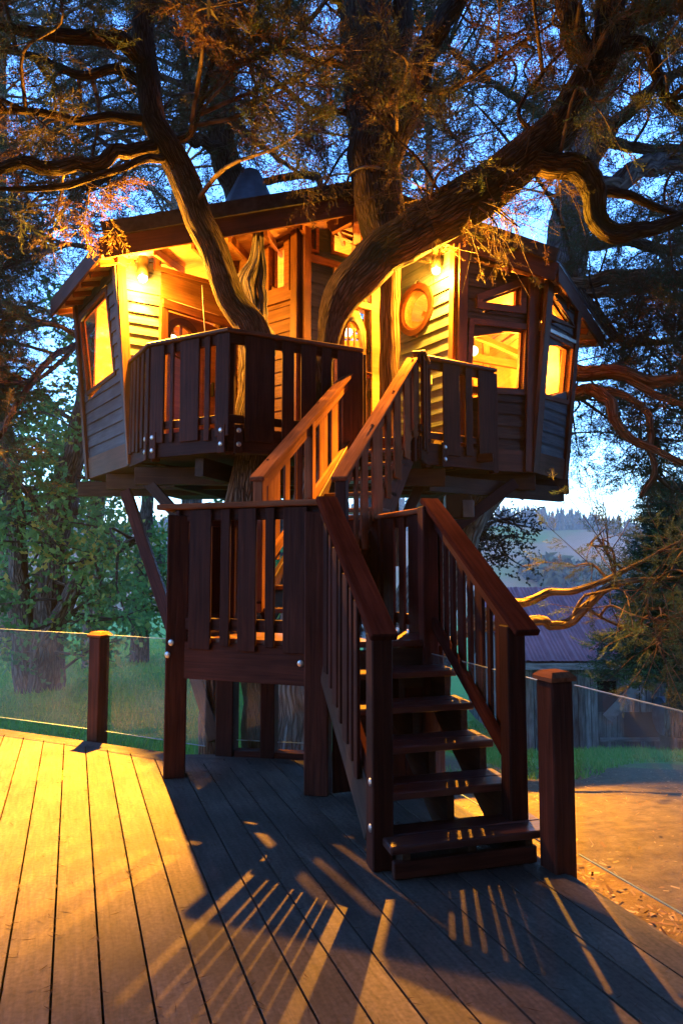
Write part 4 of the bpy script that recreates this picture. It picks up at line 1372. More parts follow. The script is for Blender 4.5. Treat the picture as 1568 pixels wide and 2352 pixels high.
def limb(name, pts, mat, parent, segs=24, rough=.035, sub=7, seed=None, wobble=1.0):
    """pts: (px, py, depth, radius) read off the photo, turned into places in the world"""
    W = np.array([[*at(p[0], p[1], p[2]), p[3]] for p in pts])
    if pts[0][3] >= .12 and max(p[3] for p in pts) > .15 and segs >= 24: segs, sub = 72, 18
    S = catmull(W, sub)
    P, r = S[:, :3], np.maximum(S[:, 3], .012)
    sd = seed if seed is not None else int(abs(pts[0][0] * 7 + pts[0][1] * 13)) % 9999
    q = np.random.default_rng(sd)
    ln = np.concatenate([[0], np.cumsum(np.linalg.norm(np.diff(P, axis=0), axis=1))])
    kn = np.arange(0, ln[-1] + .3, .28 if pts[0][3] > .12 else .16)
    amp = np.minimum(r * (.10 if pts[0][3] > .15 else .22), .022) * wobble
    wob = np.stack([np.interp(ln, kn, q.normal(size=len(kn))) for _ in range(3)], 1) * amp[:, None]
    wob[0] = 0
    P = P + wob
    t = Tubes(); t.add(P, r, segs, rough, sd)
    link(name, t.mesh(name), mat, parent)
    return P, r

# ---- spray templates (+X is the way the twig points)
def spray_template(seed, n=17, L=.24, bl=.062, bw=.0062, sub=2):
    q = np.random.default_rng(seed)
    tri = []
    tri.append([[0, -.003, 0], [0, .003, 0], [L, 0, 0]])
    for i in range(n):
        x = L * (.12 + .88 * i / n)
        sd = 1 if i % 2 else -1
        a = q.uniform(.45, 1.0) * sd; el = q.uniform(-.45, .45)
        l = bl * q.uniform(.6, 1.2) * (1.1 - .5 * i / n)
        d = np.array([math.cos(a) * math.cos(el), math.sin(a) * math.cos(el), math.sin(el)])
        s = np.cross(d, q.normal(size=3)); s /= np.linalg.norm(s)
        b = np.array([x, 0, 0]); w = bw * q.uniform(.7, 1.3)
        tri.append([b - s * w * .3, b + d * l * .55 + s * w, b + d * l])
        for k in range(sub):
            f = q.uniform(.3, .9); a2 = q.normal(size=3) * .5 + d; a2 /= np.linalg.norm(a2)
            s2 = np.cross(a2, q.normal(size=3)); s2 /= np.linalg.norm(s2)
            bb = b + d * l * f; l2 = l * q.uniform(.4, .7)
            tri.append([bb - s2 * w * .5, bb + a2 * l2 * .5 + s2 * w * .8, bb + a2 * l2])
    return np.array(tri).reshape(-1, 3)
TPL = [spray_template(i) for i in range(6)]
TPL_FAR = [spray_template(20 + i, n=12, L=.42, bl=.15, bw=.017, sub=2) for i in range(4)]

def sprays(name, P, D, S, tone, mat, parent, tpl=TPL, seed=3):
    P = np.asarray(P, float); D = np.asarray(D, float); S = np.asarray(S, float); tone = np.asarray(tone, float)
    q = np.random.default_rng(seed)
    D = D / (np.linalg.norm(D, axis=1)[:, None] + 1e-9)
    up = q.normal(size=D.shape) * .6 + np.array([0, 0, 1.0])
    Y = np.cross(up, D); Y /= np.linalg.norm(Y, axis=1)[:, None] + 1e-9
    Z = np.cross(D, Y)
    Vs, As = [], []
    which = q.integers(0, len(tpl), len(P))
    for k, T in enumerate(tpl):
        m = which == k
        if not m.any(): continue
        Rm = np.stack([D[m], Y[m], Z[m]], 1)
        V = np.einsum('tj,njk->ntk', T, Rm) * S[m][:, None, None] + P[m][:, None, :]
        Vs.append(V.reshape(-1, 3)); As.append(np.repeat(tone[m], len(T)))
    V = np.concatenate(Vs); A = np.concatenate(As)
    return link(name, np_mesh(name, V, np.arange(len(V)).reshape(-1, 3), attr=A), mat, parent)

def roofline(px):
    xs = [-400, 90, 110, 225, 820, 905, 935, 1080, 1285, 1400, 1430, 2000]
    ys = [930, 930, 690, 515, 385, 400, 440, 480, 580, 765, 1100, 1150]
    return np.interp(px, xs, ys)

def grow(nodes_, n, box, q, accept, len_max=4.5, tw=(5, 9), sp=(6, 10), size=(.9, 1.5), tone=(0, 1)):
    """branches from limb nodes to leaf clusters; returns Tubes + spray arrays"""
    T = Tubes(); SP, SD, SS, ST = [], [], [], []
    nodes_ = np.asarray(nodes_)
    made = 0; tries = 0
    while made < n and tries < n * 60:
        tries += 1
        c = np.array([q.uniform(box[0], box[1]), q.uniform(box[2], box[3]), q.uniform(box[4], box[5])])
        if not accept(c, q): continue
        dv = nodes_ - c
        dist = np.linalg.norm(dv * np.array([1, 1, 1.4]), axis=1) + q.uniform(0, 1.0, len(nodes_))
        i = int(np.argmin(dist)); a = nodes_[i]
        L = np.linalg.norm(c - a)
        if L > len_max: continue
        made += 1
        mid1 = a + (c - a) * .35 + np.array([0, 0, .10 * L]) + q.normal(size=3) * .07 * L
        mid2 = a + (c - a) * .7 + np.array([0, 0, .06 * L]) + q.normal(size=3) * .07 * L
        pth = catmull([a, mid1, mid2, c], 4)
        r0 = .010 + .009 * L
        T.add(pth, np.linspace(r0, .006, len(pth)), 5)
        out = (c - a) / (L + 1e-6)
        tn = q.uniform(*tone)
        for _ in range(q.integers(*tw)):
            f = q.uniform(.35, 1.0); b = pth[min(len(pth) - 1, int(f * (len(pth) - 1)))]
            d = out * .6 + q.normal(size=3) * .75 + np.array([0, 0, -.12]); d /= np.linalg.norm(d)
            l = q.uniform(.3, .85)
            bend = q.normal(size=3) * .12
            tp = np.array([b + d * l * s + bend * s * s + np.array([0, 0, -.10 * s * s]) for s in np.linspace(0, 1, 4)])
            T.add(tp, np.linspace(.006, .0025, 4), 3)
            m = q.integers(*sp)
            for _ in range(m):
                s = q.uniform(.2, 1.0); k = s * 3; i0 = min(2, int(k)); p = tp[i0] + (tp[i0 + 1] - tp[i0]) * (k - i0)
                dd = d * .8 + q.normal(size=3) * .55
                SP.append(p); SD.append(dd); SS.append(q.uniform(*size)); ST.append(np.clip(tn + q.normal() * .15, 0, 1))
    return T, (SP, SD, SS, ST)

in_house = lambda c: (-4.3 < c[0] < 4.3 and 7.6 < c[1] < 13 and c[2] < 5.9)
def acc_main(c, q):
    if in_house(c): return False
    x, y = proj(c)
    if c[1] < 4.5: return False
    if y > roofline(x) - 55: return False
    if 880 < x < 1290 and y > 250 and c[1] < 8 and q.random() < .6: return False
    # patchy crown: clear pockets where the sky shows
    v = math.sin(c[0] * 1.1 + 1.3) * math.sin(c[2] * 1.25 + .5 * c[0]) * math.sin(c[1] * .8 + 2)
    return q.random() < .55 + .9 * v

# ---- the great cypress that carries the house
big = thing('cypress_tree', 'great many-stemmed cypress growing up through the balcony and carrying the tree house', 'tree', (-.3, 7.4, -.5))
nodes_big = []
def bl(name, pts, mat='bark', **kw):
    P, r = limb(name, pts, M[mat], big, **kw)
    nodes_big.extend(P[::max(2, len(P) // (len(pts) * 4))].tolist()); return P
bl('trunk', [(600, 1800, 7.3, 0.174), (590, 1600, 7.35, 0.165), (572, 1300, 7.4, 0.165), (575, 1050, 7.5, 0.174), (588, 860, 7.55, 0.200), (578, 770, 7.5, 0.191), (535, 690, 7.4, 0.161), (490, 570, 7.22, 0.152), (448, 470, 7.1, 0.152), (415, 400, 7.05, 0.157), (375, 325, 7.0, 0.144), (350, 250, 7.0, 0.131), (337, 150, 7, 0.117), (330, 50, 7, 0.109), (335, -90, 7, 0.096), (345, -260, 7.1, 0.078)], rough=.03, segs=28)
bl('trunk', [(690, 1830, 7.3, .2), (692, 1600, 7.4, .17), (705, 1250, 7.6, .14), (738, 900, 7.75, .11), (752, 800, 7.7, .12), (762, 740, 7.65, .16), (785, 685, 7.58, .215), (828, 632, 7.5, .25), (905, 560, 7.4, .26), (1000, 505, 7.3, .265), (1090, 445, 7.2, .26), (1180, 375, 7.1, .23), (1265, 295, 7.0, .21), (1330, 215, 6.95, .185), (1378, 130, 6.9, .17), (1398, 40, 6.9, .15), (1395, -90, 6.9, .13), (1370, -260, 7, .1)], rough=.03, segs=30)
bl('trunk', [(900, 590, 7.7, .2), (872, 500, 7.85, .27), (858, 400, 7.95, .285), (850, 270, 8.0, .30), (848, 130, 8, .315), (845, 0, 8, .32), (845, -140, 8, .29), (850, -330, 8, .22)], segs=30, rough=.035)
bl('limb', [(890, 400, 7.85, .12), (915, 310, 7.8, .155), (948, 200, 7.75, .145), (985, 100, 7.7, .13), (1040, 15, 7.65, .12), (1090, -60, 7.6, .1), (1150, -200, 7.5, .08)])
bl('limb', [(885, 300, 7.95, .14), (905, 180, 8, .14), (922, 60, 8, .125), (935, -80, 8, .1), (950, -250, 8, .08)])
bl('limb', [(1375, 160, 6.9, .12), (1330, 100, 6.9, .13), (1305, 10, 6.9, .12), (1290, -120, 7, .09)])
bl('limb', [(1190, 365, 7.1, .13), (1260, 378, 7.0, .125), (1325, 395, 6.95, .12), (1362, 440, 6.9, .105), (1370, 500, 6.9, .09), (1412, 538, 6.9, .085), (1480, 530, 6.9, .07), (1568, 500, 6.9, .06), (1680, 470, 7, .045)], rough=.09)
bl('limb', [(1345, 430, 7.0, .09), (1400, 420, 7.3, .11), (1455, 392, 7.6, .105), (1520, 375, 8, .1), (1620, 372, 8.5, .085), (1750, 350, 9, .05)], 'bark_grey', rough=.1)
bl('limb', [(1352, 455, 6.95, .07), (1390, 440, 6.95, .06), (1440, 445, 6.95, .05), (1500, 472, 7, .04), (1590, 505, 7.1, .03)])
bl('limb', [(1400, 90, 6.9, .1), (1450, 50, 6.9, .09), (1520, 20, 6.9, .08), (1640, -10, 7, .06)])
bl('limb', [(1395, 120, 6.9, .08), (1450, 100, 6.85, .06), (1492, 112, 6.8, .055), (1510, 180, 6.8, .05), (1545, 245, 6.8, .045), (1620, 280, 6.8, .03)], rough=.09)
bl('limb', [(590, 790, 7.85, .16), (583, 735, 7.9, .11), (575, 690, 7.9, .09), (566, 645, 7.9, .115), (585, 600, 7.95, .075), (592, 545, 8.0, .065), (594, 480, 8.1, .05)], 'bark_grey', rough=.16, segs=26)
bl('limb', [(608, 800, 7.8, .12), (600, 720, 7.85, .06), (602, 660, 7.9, .045), (598, 560, 8.0, .03)], 'bark_grey', rough=.14)
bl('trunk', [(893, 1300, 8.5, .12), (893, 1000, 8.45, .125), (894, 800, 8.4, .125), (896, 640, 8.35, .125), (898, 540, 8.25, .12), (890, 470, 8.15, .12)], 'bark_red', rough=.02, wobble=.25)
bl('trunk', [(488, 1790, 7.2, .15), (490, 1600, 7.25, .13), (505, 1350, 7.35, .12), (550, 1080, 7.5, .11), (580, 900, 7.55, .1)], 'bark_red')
bl('trunk', [(660, 1850, 6.8, .2), (668, 1650, 6.9, .165), (672, 1500, 7.0, .15), (690, 1250, 7.2, .14), (720, 1000, 7.5, .12)], 'bark_grey', rough=.1)
# side limbs sweeping left
bl('limb', [(340, 150, 7, .08), (275, 95, 6.8, .09), (200, 88, 6.6, .075), (90, 75, 6.4, .055), (-60, 40, 6.2, .03)])
bl('limb', [(340, 200, 7, .06), (270, 160, 7.0, .05), (180, 170, 7.0, .045), (60, 125, 7.0, .035), (-100, 100, 7, .02)])
bl('limb', [(355, 280, 7, .06), (270, 268, 6.8, .05), (180, 275, 6.6, .042), (80, 255, 6.4, .035), (-80, 260, 6.2, .02)])
bl('limb', [(372, 335, 7, .08), (320, 340, 6.8, .07), (240, 365, 6.5, .07), (150, 385, 6.3, .065), (50, 375, 6.1, .055), (-80, 420, 6.0, .03)])
bl('limb', [(390, 360, 7, .05), (320, 370, 6.7, .04), (240, 400, 6.5, .035), (120, 430, 6.3, .03), (0, 435, 6.2, .02), (-100, 430, 6.2, .015)])
bl('limb', [(395, 330, 7.0, .04), (440, 300, 6.9, .035), (470, 200, 6.8, .03), (500, 90, 6.7, .03), (520, -50, 6.7, .02)])
bl('limb', [(910, 160, 7.8, .04), (1000, 210, 7.6, .035), (1080, 180, 7.5, .03), (1180, 110, 7.4, .02), (1260, 60, 7.3, .012)])
bl('limb', [(790, 150, 8.0, .045), (700, 130, 7.8, .04), (620, 90, 7.6, .035), (560, 20, 7.5, .03), (500, -90, 7.4, .02)])
bl('limb', [(800, 260, 8.0, .04), (700, 240, 7.8, .03), (600, 160, 7.7, .025), (520, 140, 7.7, .018)])
bl('limb', [(1230, 310, 7.05, .03), (1190, 260, 7.0, .022), (1230, 190, 6.95, .02), (1290, 120, 6.9, .016), (1350, 70, 6.9, .012)])
q = np.random.default_rng(5)
T, S4 = grow(nodes_big, 300, (-6.5, 6.5, 4.8, 9.5, 4.6, 11.5), q, acc_main, tone=(0, .75))
tag(link('branches', T.mesh('branches'), M['branch'], big), kind='stuff')
sprays('crown', *S4, M['cyp'], big, seed=4)
nC = [p for p in nodes_big if (lambda v: 880 < v[0] < 1300 and 280 < v[1] < 600)(proj(p)) and p[1] < 7.6]
def acc_C(c, q):
    x, y = proj(c); return 960 < x < 1290 and 380 < y < 585 and c[1] < 7.9
T, S4 = grow(nC, 28, (.4, 2.6, 6.7, 7.8, 4.6, 6.0), q, acc_C, len_max=.75, tw=(3, 6), sp=(2, 5), size=(.5, .9), tone=(0, .5))
tag(link('branches', T.mesh('branches'), M['branch'], big), kind='stuff')
sprays('crown', *S4, M['cyp'], big, seed=6)
# crown carried on over the deck, out of view, added to block sky light
def limb_w(name, pts, rad, parent):
    P = catmull(pts, 6); t = Tubes(); t.add(P, np.linspace(rad, .04, len(P)), 12, .06, 3); link(name, t.mesh(name), M['bark'], parent); return P[::2].tolist()
over = []
tA, tB = at(345, -260, 7.1), at(850, -330, 8)
over += limb_w('limb', [tuple(tA), (-2.6, 4.6, 8.2), (-3.0, 1.5, 8.6), (-3.4, -2.5, 8.8)], .11, big)
over += limb_w('limb', [tuple(tB), (.6, 5.4, 10.4), (.8, 2.0, 9.6), (.4, -2.5, 9.2)], .16, big)
over += limb_w('limb', [tuple(at(1370, -260, 7)), (3.2, 4.6, 8.6), (3.8, 1.5, 8.4), (4.4, -2.5, 8.4)], .11, big)
q = np.random.default_rng(33)
def acc_over(c, q):
    if c[1] > .2:
        x, y = proj(c)
        if y > -160: return False
    return True
T, S4 = grow(over, 700, (-8, 8, -6, 6, 6.0, 11), q, acc_over, len_max=6, tone=(0, .75), size=(1.2, 2.0), tw=(4, 7), sp=(4, 7))
tag(link('branches', T.mesh('branches'), M['branch'], big), kind='stuff')
sprays('crown', *S4, M['cyp'], big, tpl=TPL_FAR, seed=34)
# steel cable looped round the trunk
th = np.linspace(0, 2 * np.pi, 40)
cc = at(856, 425, 7.93)
tt = Tubes(); tt.add(np.stack([cc.x + .305 * np.cos(th), cc.y + .305 * np.sin(th), cc.z + .06 * np.cos(th * 1 + 2.4)], 1), np.full(40, .018), 8)
o = link('cable', tt.mesh('cable'), M['wire'], None); tag(o, 'steel cable looped round the central cypress trunk above the roof', 'cable')
# hanging cord by the left trunk
tt = Tubes(); tt.add(np.array([at(465, 655, 7.9), at(467, 700, 7.9), at(470, 745, 7.9), at(474, 800, 7.9)]), np.full(4, .008), 6)
o = link('cord', tt.mesh('cord'), M['wire'], None); tag(o, 'thin cord hanging beside the left leaning trunk', 'cord')

# low lit branch over the barn roof
lb = []
def low_branch(pts, **kw):
    P, r = limb('limb', pts, M['branch_lit'], big, **kw); lb.extend(P.tolist())
low_branch([(1010, 1500, 7.4, .06), (1130, 1400, 6.9, .045), (1205, 1383, 6.7, .04), (1265, 1363, 6.6, .036), (1330, 1352, 6.5, .033), (1400, 1325, 6.4, .03), (1455, 1300, 6.4, .022), (1510, 1270, 6.4, .012)], segs=12, rough=.1)
low_branch([(1110, 1440, 6.9, .05), (1238, 1422, 6.5, .045), (1262, 1436, 6.5, .042), (1300, 1430, 6.45, .042), (1345, 1395, 6.4, .04), (1390, 1352, 6.4, .036), (1450, 1335, 6.4, .028), (1520, 1330, 6.4, .02), (1620, 1320, 6.4, .01)], segs=12, rough=.1)
low_branch([(1345, 1395, 6.4, .02), (1380, 1420, 6.3, .014), (1430, 1440, 6.3, .008)], segs=8)
low_branch([(1310, 1425, 6.45, .02), (1330, 1385, 6.4, .016), (1345, 1365, 6.4, .01)], segs=8)
low_branch([(1500, 1330, 6.4, .016), (1485, 1390, 6.3, .012), (1505, 1440, 6.3, .008), (1510, 1490, 6.3, .006)], segs=8)
q = np.random.default_rng(9)
def acc_low(c, q):
    x, y = proj(c); return 1300 < x < 1700 and 1200 < y < 1500 and (y < 1330 or x > 1440 or (1330 < x < 1400 and 1430 < y < 1470))
T, S4 = grow([p for p in lb if p[0] > 2.2], 26, (2.2, 3.9, 5.6, 6.9, .6, 2.0), q, acc_low, len_max=1.1, tw=(4, 7), sp=(4, 8), size=(.6, 1.0), tone=(.6, 1))
tag(link('branches', T.mesh('branches'), M['branch'], big), kind='stuff')
sprays('crown', *S4, M['cyp'], big, seed=8)

# ---- cypress behind the roof, left of centre
ct = thing('cypress_tree', 'slim cypress standing behind the left roof slope beside the blue-grey cone', 'tree', tuple(at(545, 1200, 10.8) * 1.0))
nd = []
for pts in ([(560, 900, 11, .26), (548, 480, 10.9, .24), (522, 390, 10.8, .225), (507, 300, 10.7, .21), (510, 190, 10.6, .2), (500, 80, 10.5, .19), (492, -60, 10.5, .17), (480, -260, 10.5, .12)],):
    P, r = limb('trunk', pts, M['bark'], ct); nd += P[len(P) // 3::6].tolist()
for pts in ([(515, 350, 10.7, .1), (470, 330, 10.2, .09), (425, 315, 9.8, .085), (380, 345, 9.4, .06), (300, 380, 9, .04), (200, 440, 8.6, .03)],
            [(505, 290, 10.7, .08), (450, 240, 10.3, .07), (420, 130, 10, .05), (400, 0, 9.8, .03)],
            [(505, 240, 10.6, .06), (560, 300, 10.2, .05), (620, 350, 9.9, .04), (690, 400, 9.6, .025)],
            [(508, 170, 10.6, .06), (600, 120, 10.2, .05), (700, 60, 9.9, .04), (780, -40, 9.7, .025)],
            [(560, 440, 10.8, .07), (630, 412, 10.6, .06), (720, 405, 10.5, .06), (735, 425, 10.5, .05), (740, 470, 10.5, .04)]):
    P, r = limb('limb', pts, M['bark'], ct, segs=14); nd += P[::2].tolist()
low_n = []
for pts in ([(300, 640, 12.2, .07), (190, 780, 11.6, .06), (120, 820, 10.6, .05), (55, 905, 9.4, .042), (0, 1000, 8.6, .034), (-70, 1090, 8.4, .02)],
            [(190, 780, 11.6, .045), (110, 740, 10.8, .04), (20, 765, 9.8, .03), (-90, 760, 8.8, .02)],
            [(170, 800, 11.4, .04), (90, 870, 10.4, .03), (-10, 880, 9, .025), (-100, 900, 8.8, .015)],
            [(280, 590, 12, .05), (150, 560, 11, .04), (60, 600, 9.8, .03), (-60, 640, 8.8, .02)]):
    P, r = limb('limb', pts, M['branch'], ct, segs=10, rough=.06); low_n += P[4:].tolist()
q = np.random.default_rng(16)
def acc2b(c, q):
    x, y = proj(c); return -150 < x < 15 and 470 < y < 1060 and q.random() < (1 if y < 930 else .4)
T, S4 = grow(low_n, 75, (-8, -3.3, 7.8, 12, 2.2, 7.8), q, acc2b, len_max=2.4, tone=(.1, .9), size=(1, 1.6))
tag(link('branches', T.mesh('branches'), M['branch'], ct), kind='stuff')
sprays('crown', *S4, M['cyp'], ct, seed=17)
q = np.random.default_rng(15)
def acc2(c, q):
    if in_house(c): return False
    x, y = proj(c)
    return -200 < x < 900 and y < roofline(x) - 45 and q.random() < .75
T, S4 = grow(nd, 150, (-6.5, 1.2, 8.4, 13.5, 5.6, 14), q, acc2, len_max=4.5, tone=(0, .7), size=(1.1, 1.8))
tag(link('branches', T.mesh('branches'), M['branch'], ct), kind='stuff')
sprays('crown', *S4, M['cyp'], ct, seed=14)

# ---- cypress behind the right wing
rt = thing('cypress_tree', 'large cypress behind the right wing with long bare orange-lit limbs', 'tree', (4.2, 12.0, -2.0))
nd = []
P, r = limb('trunk', [(930, 1560, 12, .5), (1010, 1300, 12, .48), (1150, 1020, 12, .46), (1262, 780, 12, .42), (1300, 600, 12, .37), (1308, 500, 12, .33), (1330, 400, 12, .3), (1352, 300, 12, .26), (1385, 200, 12.2, .22), (1440, 100, 12.3, .19), (1480, -20, 12.4, .16), (1500, -200, 12.5, .12)], M['bark_grey'], rt, rough=.09, segs=30); nd += P[len(P) // 3::6].tolist()
for pts in ([(1300, 655, 11.8, .14), (1360, 645, 11.3, .12), (1440, 632, 10.9, .11), (1520, 640, 10.5, .09), (1640, 655, 10, .06)],
            [(1300, 690, 11.8, .11), (1370, 672, 11.3, .1), (1460, 668, 10.9, .08), (1560, 650, 10.6, .06), (1680, 620, 10.3, .04)],
            [(1280, 860, 11.6, .15), (1330, 862, 10.8, .14), (1385, 858, 10.2, .13), (1430, 862, 9.9, .11), (1490, 880, 9.7, .09), (1580, 868, 9.5, .07), (1700, 850, 9.3, .05)],
            [(1280, 900, 11.4, .13), (1325, 902, 10.6, .12), (1372, 895, 10.0, .105), (1398, 920, 9.7, .09), (1415, 965, 9.5, .075), (1440, 1005, 9.4, .065), (1500, 1030, 9.2, .055), (1568, 1065, 9.0, .045), (1660, 1100, 8.9, .03)],
            [(1390, 892, 9.9, .06), (1450, 920, 9.7, .05), (1488, 960, 9.5, .05), (1492, 1030, 9.4, .045), (1500, 1085, 9.3, .04), (1470, 1140, 9.2, .03)],
            [(1430, 862, 9.9, .06), (1500, 905, 9.6, .05), (1568, 930, 9.4, .04), (1660, 960, 9.3, .03)],
            [(1325, 420, 12, .14), (1400, 300, 11.6, .12), (1450, 255, 11.2, .1), (1530, 180, 10.8, .08), (1640, 130, 10.5, .05)],
            [(1350, 330, 12, .1), (1420, 330, 11.6, .09), (1500, 345, 11.3, .08), (1620, 330, 11, .05)],
            [(1315, 560, 12, .13), (1380, 560, 12.2, .12), (1450, 555, 12.5, .11), (1530, 575, 12.8, .09), (1640, 560, 13, .06)],
            [(1340, 370, 12, .1), (1240, 260, 11.8, .08), (1140, 200, 11.5, .06), (1040, 120, 11.2, .04), (960, 60, 11, .025)],
            [(1300, 600, 11.8, .1), (1400, 760, 11, .07), (1480, 790, 10.6, .05), (1600, 770, 10.3, .03)]):
    P, r = limb('limb', pts, M['limb_lit'] if pts[0][1] > 620 else M['bark'], rt, segs=16, rough=.08); nd += P[::2].tolist()
q = np.random.default_rng(25)
def acc3(c, q):
    if in_house(c): return False
    x, y = proj(c)
    if x < 860 or y > roofline(x) - 30: return False
    if y > 800 and q.random() < .4: return False
    v = math.sin(c[0] * 1.3) * math.sin(c[2] * 1.1 + 1) * math.sin(c[1] + 1)
    return q.random() < .6 + .7 * v
low_r = [p for p in nd if (lambda v: v[1] > 560)(proj(p))]
def acc3b(c, q):
    if in_house(c): return False
    x, y = proj(c); return 1335 < x < 1750 and 560 < y < 1135 and x > np.interp(y, [560, 765, 830, 1135], [1300, 1420, 1350, 1310])
Tb, Sb = grow(low_r, 95, (3.2, 8.5, 8.2, 13, 2.3, 6.6), q, acc3b, len_max=2.4, tone=(.1, 1), size=(1, 1.6))
tag(link('branches', Tb.mesh('branches'), M['branch'], rt), kind='stuff')
sprays('crown', *Sb, M['cyp'], rt, seed=26)
T, S4 = grow(nd, 175, (.5, 9.5, 8.2, 15, 2.6, 14.5), q, acc3, len_max=4.5, tone=(.05, .9), size=(1.1, 1.8))
tag(link('branches', T.mesh('branches'), M['branch'], rt), kind='stuff')
sprays('crown', *S4, M['cyp'], rt, seed=24)

# ---- cypresses farther back, whose crowns close the sky
def far_tree(x, y, h, r, n, label, z0=None, seed=1, mat='cyp_far', acc=None, tpl=TPL_FAR, low_f=.35, tone=(0, 1)):
    z0 = float(ground_z(x, y)) if z0 is None else z0
    t = thing('cypress_tree', label, 'tree', (x, y, z0), 'cypresses farther back')
    q = np.random.default_rng(seed)
    tr = Tubes(); P = catmull([(x, y, z0 - .3), (x + q.normal() * .3, y, z0 + h * .3), (x + q.normal() * .5, y, z0 + h * .65), (x + q.normal() * .4, y, z0 + h)], 6)
    tr.add(P, np.linspace(.38, .06, len(P)), 14, .05, seed); link('trunk', tr.mesh('trunk'), M['bark_far'], t)
    B = Tubes(); SP, SD, SS, ST = [], [], [], []
    for i in range(n):
        f = low_f + (1 - low_f) * q.random() ** .9
        a = P[min(len(P) - 1, int(f * (len(P) - 1)))]
        ang = q.uniform(0, 6.28); L = r * (1.15 - f * .75) * q.uniform(.5, 1.1)
        d = np.array([math.cos(ang), math.sin(ang), q.uniform(-.1, .35)])
        e = a + d * L
        if acc and not acc(e): continue
        pth = catmull([a, a + d * L * .5 + [0, 0, .12 * L], e], 4)
        B.add(pth, np.linspace(.05, .012, len(pth)), 4)
        tn = q.uniform(*tone)
        for _ in range(26):
            k = q.uniform(.3, 1.0); p = pth[int(k * (len(pth) - 1))] + q.normal(size=3) * np.array([.45, .45, .3])
            SP.append(p); SD.append(d + q.normal(size=3) * .7); SS.append(q.uniform(.8, 1.5)); ST.append(np.clip(tn + q.normal() * .15, 0, 1))
    tag(link('branches', B.mesh('branches'), M['branch'], t), kind='stuff')
    sprays('crown', SP, SD, SS, ST, M[mat], t, tpl=tpl, seed=seed)
def acc_far(e):
    x, y = proj(e); return y < (760 if x < 700 else (900 if x < 1300 else 1130))
far_tree(-9.5, 18, 19, 5.5, 75, 'far cypress behind the left eave, farthest left of the row', seed=41, acc=acc_far)
far_tree(-4.5, 20, 21, 5.5, 75, 'far cypress behind the left roof slope', seed=42, acc=acc_far)
far_tree(1.0, 21, 22, 5.5, 75, 'far cypress behind the roof peak', seed=43, acc=acc_far)
far_tree(2.6, 20, 21, 6.5, 75, 'far cypress behind the right roof slope', seed=44, acc=acc_far)
far_tree(11.0, 18, 19, 5.5, 75, 'far cypress at the right edge beyond the orange limbs', seed=45, acc=acc_far)

# unseen belt of evergreen sprays, added behind the camera to block sky light
q = np.random.default_rng(90); SP, SD, SS, ST = [], [], [], []
for i in range(17000):
    a = q.uniform(R(215), R(362)); rr = q.uniform(9.5, 14)
    SP.append((rr * math.cos(a) * 1.1, 2 + rr * math.sin(a), q.uniform(-.5, 13))); SD.append(q.normal(size=3)); SS.append(q.uniform(1.8, 3.4)); ST.append(q.random())
o = sprays('wood', SP, SD, SS, ST, M['cyp_far'], None, tpl=TPL_FAR, seed=91); tag(o, 'unseen evergreen screen added behind the deck to block sky light', 'wood', kind='stuff')

# ---- leafy trees on the left
LEAF = []
for sd in range(3):
    q = np.random.default_rng(60 + sd); tri = []
    for i in range(7):
        d = q.normal(size=3) * .6 + np.array([1, 0, 0]); d /= np.linalg.norm(d); b = np.array([.04 * i, 0, 0]); s = np.cross(d, q.normal(size=3)); s /= np.linalg.norm(s)
        l = q.uniform(.055, .12); w = l * .34
        tri += [[b, b + d * l * .5 + s * w, b + d * l], [b, b + d * l, b + d * l * .5 - s * w]]
    LEAF.append(np.array(tri).reshape(-1, 3))
def leafy(label, trunks, n, spread, seed, zone, size=(.9, 1.5), tone=(0, .9), base=None, mat='leaf'):
    b = base or trunks[0][0]
    t = thing('leafy_tree', label, 'tree', tuple(at(b[0], b[1], b[2])), 'leafy trees on the left')
    nd = []
    for i, pts in enumerate(trunks):
        P, r = limb('trunk' if pts[0][3] > .12 else 'limb', pts, M['bark_far'], t, segs=16, rough=.07); nd += P[2::2].tolist()
    nd = np.array(nd); q = np.random.default_rng(seed)
    B = Tubes(); SP, SD, SS, ST = [], [], [], []
    k = 0; tries = 0
    while k < n and tries < n * 30:
        tries += 1
        a = nd[q.integers(0, len(nd))]
        d = q.normal(size=3) * np.array([1, .8, .45]); d /= np.linalg.norm(d)
        L = spread * q.uniform(.3, 1.0); e = a + d * L
        x, y = proj(e)
        if not zone(x, y): continue
        k += 1
        pth = catmull([a, a + d * L * .5 + q.normal(size=3) * .12 * L, e - np.array([0, 0, .08 * L])], 4)
        B.add(pth, np.linspace(.02 + .008 * L, .006, len(pth)), 4)
        tn = q.uniform(*tone)
        for _ in range(q.integers(12, 24)):
            f = q.uniform(.45, 1.0); p = pth[int(f * (len(pth) - 1))] + q.normal(size=3) * .2
            SP.append(p); SD.append(d + q.normal(size=3) * .7 + [0, 0, -.2]); SS.append(q.uniform(*size)); ST.append(np.clip(tn + q.normal() * .2, 0, 1))
    tag(link('branches', B.mesh('branches'), M['bark_far'], t), kind='stuff')
    sprays('crown', SP, SD, SS, ST, M[mat], t, tpl=LEAF, seed=seed)
zl = lambda x, y: x < 420 and 560 < y < 1500
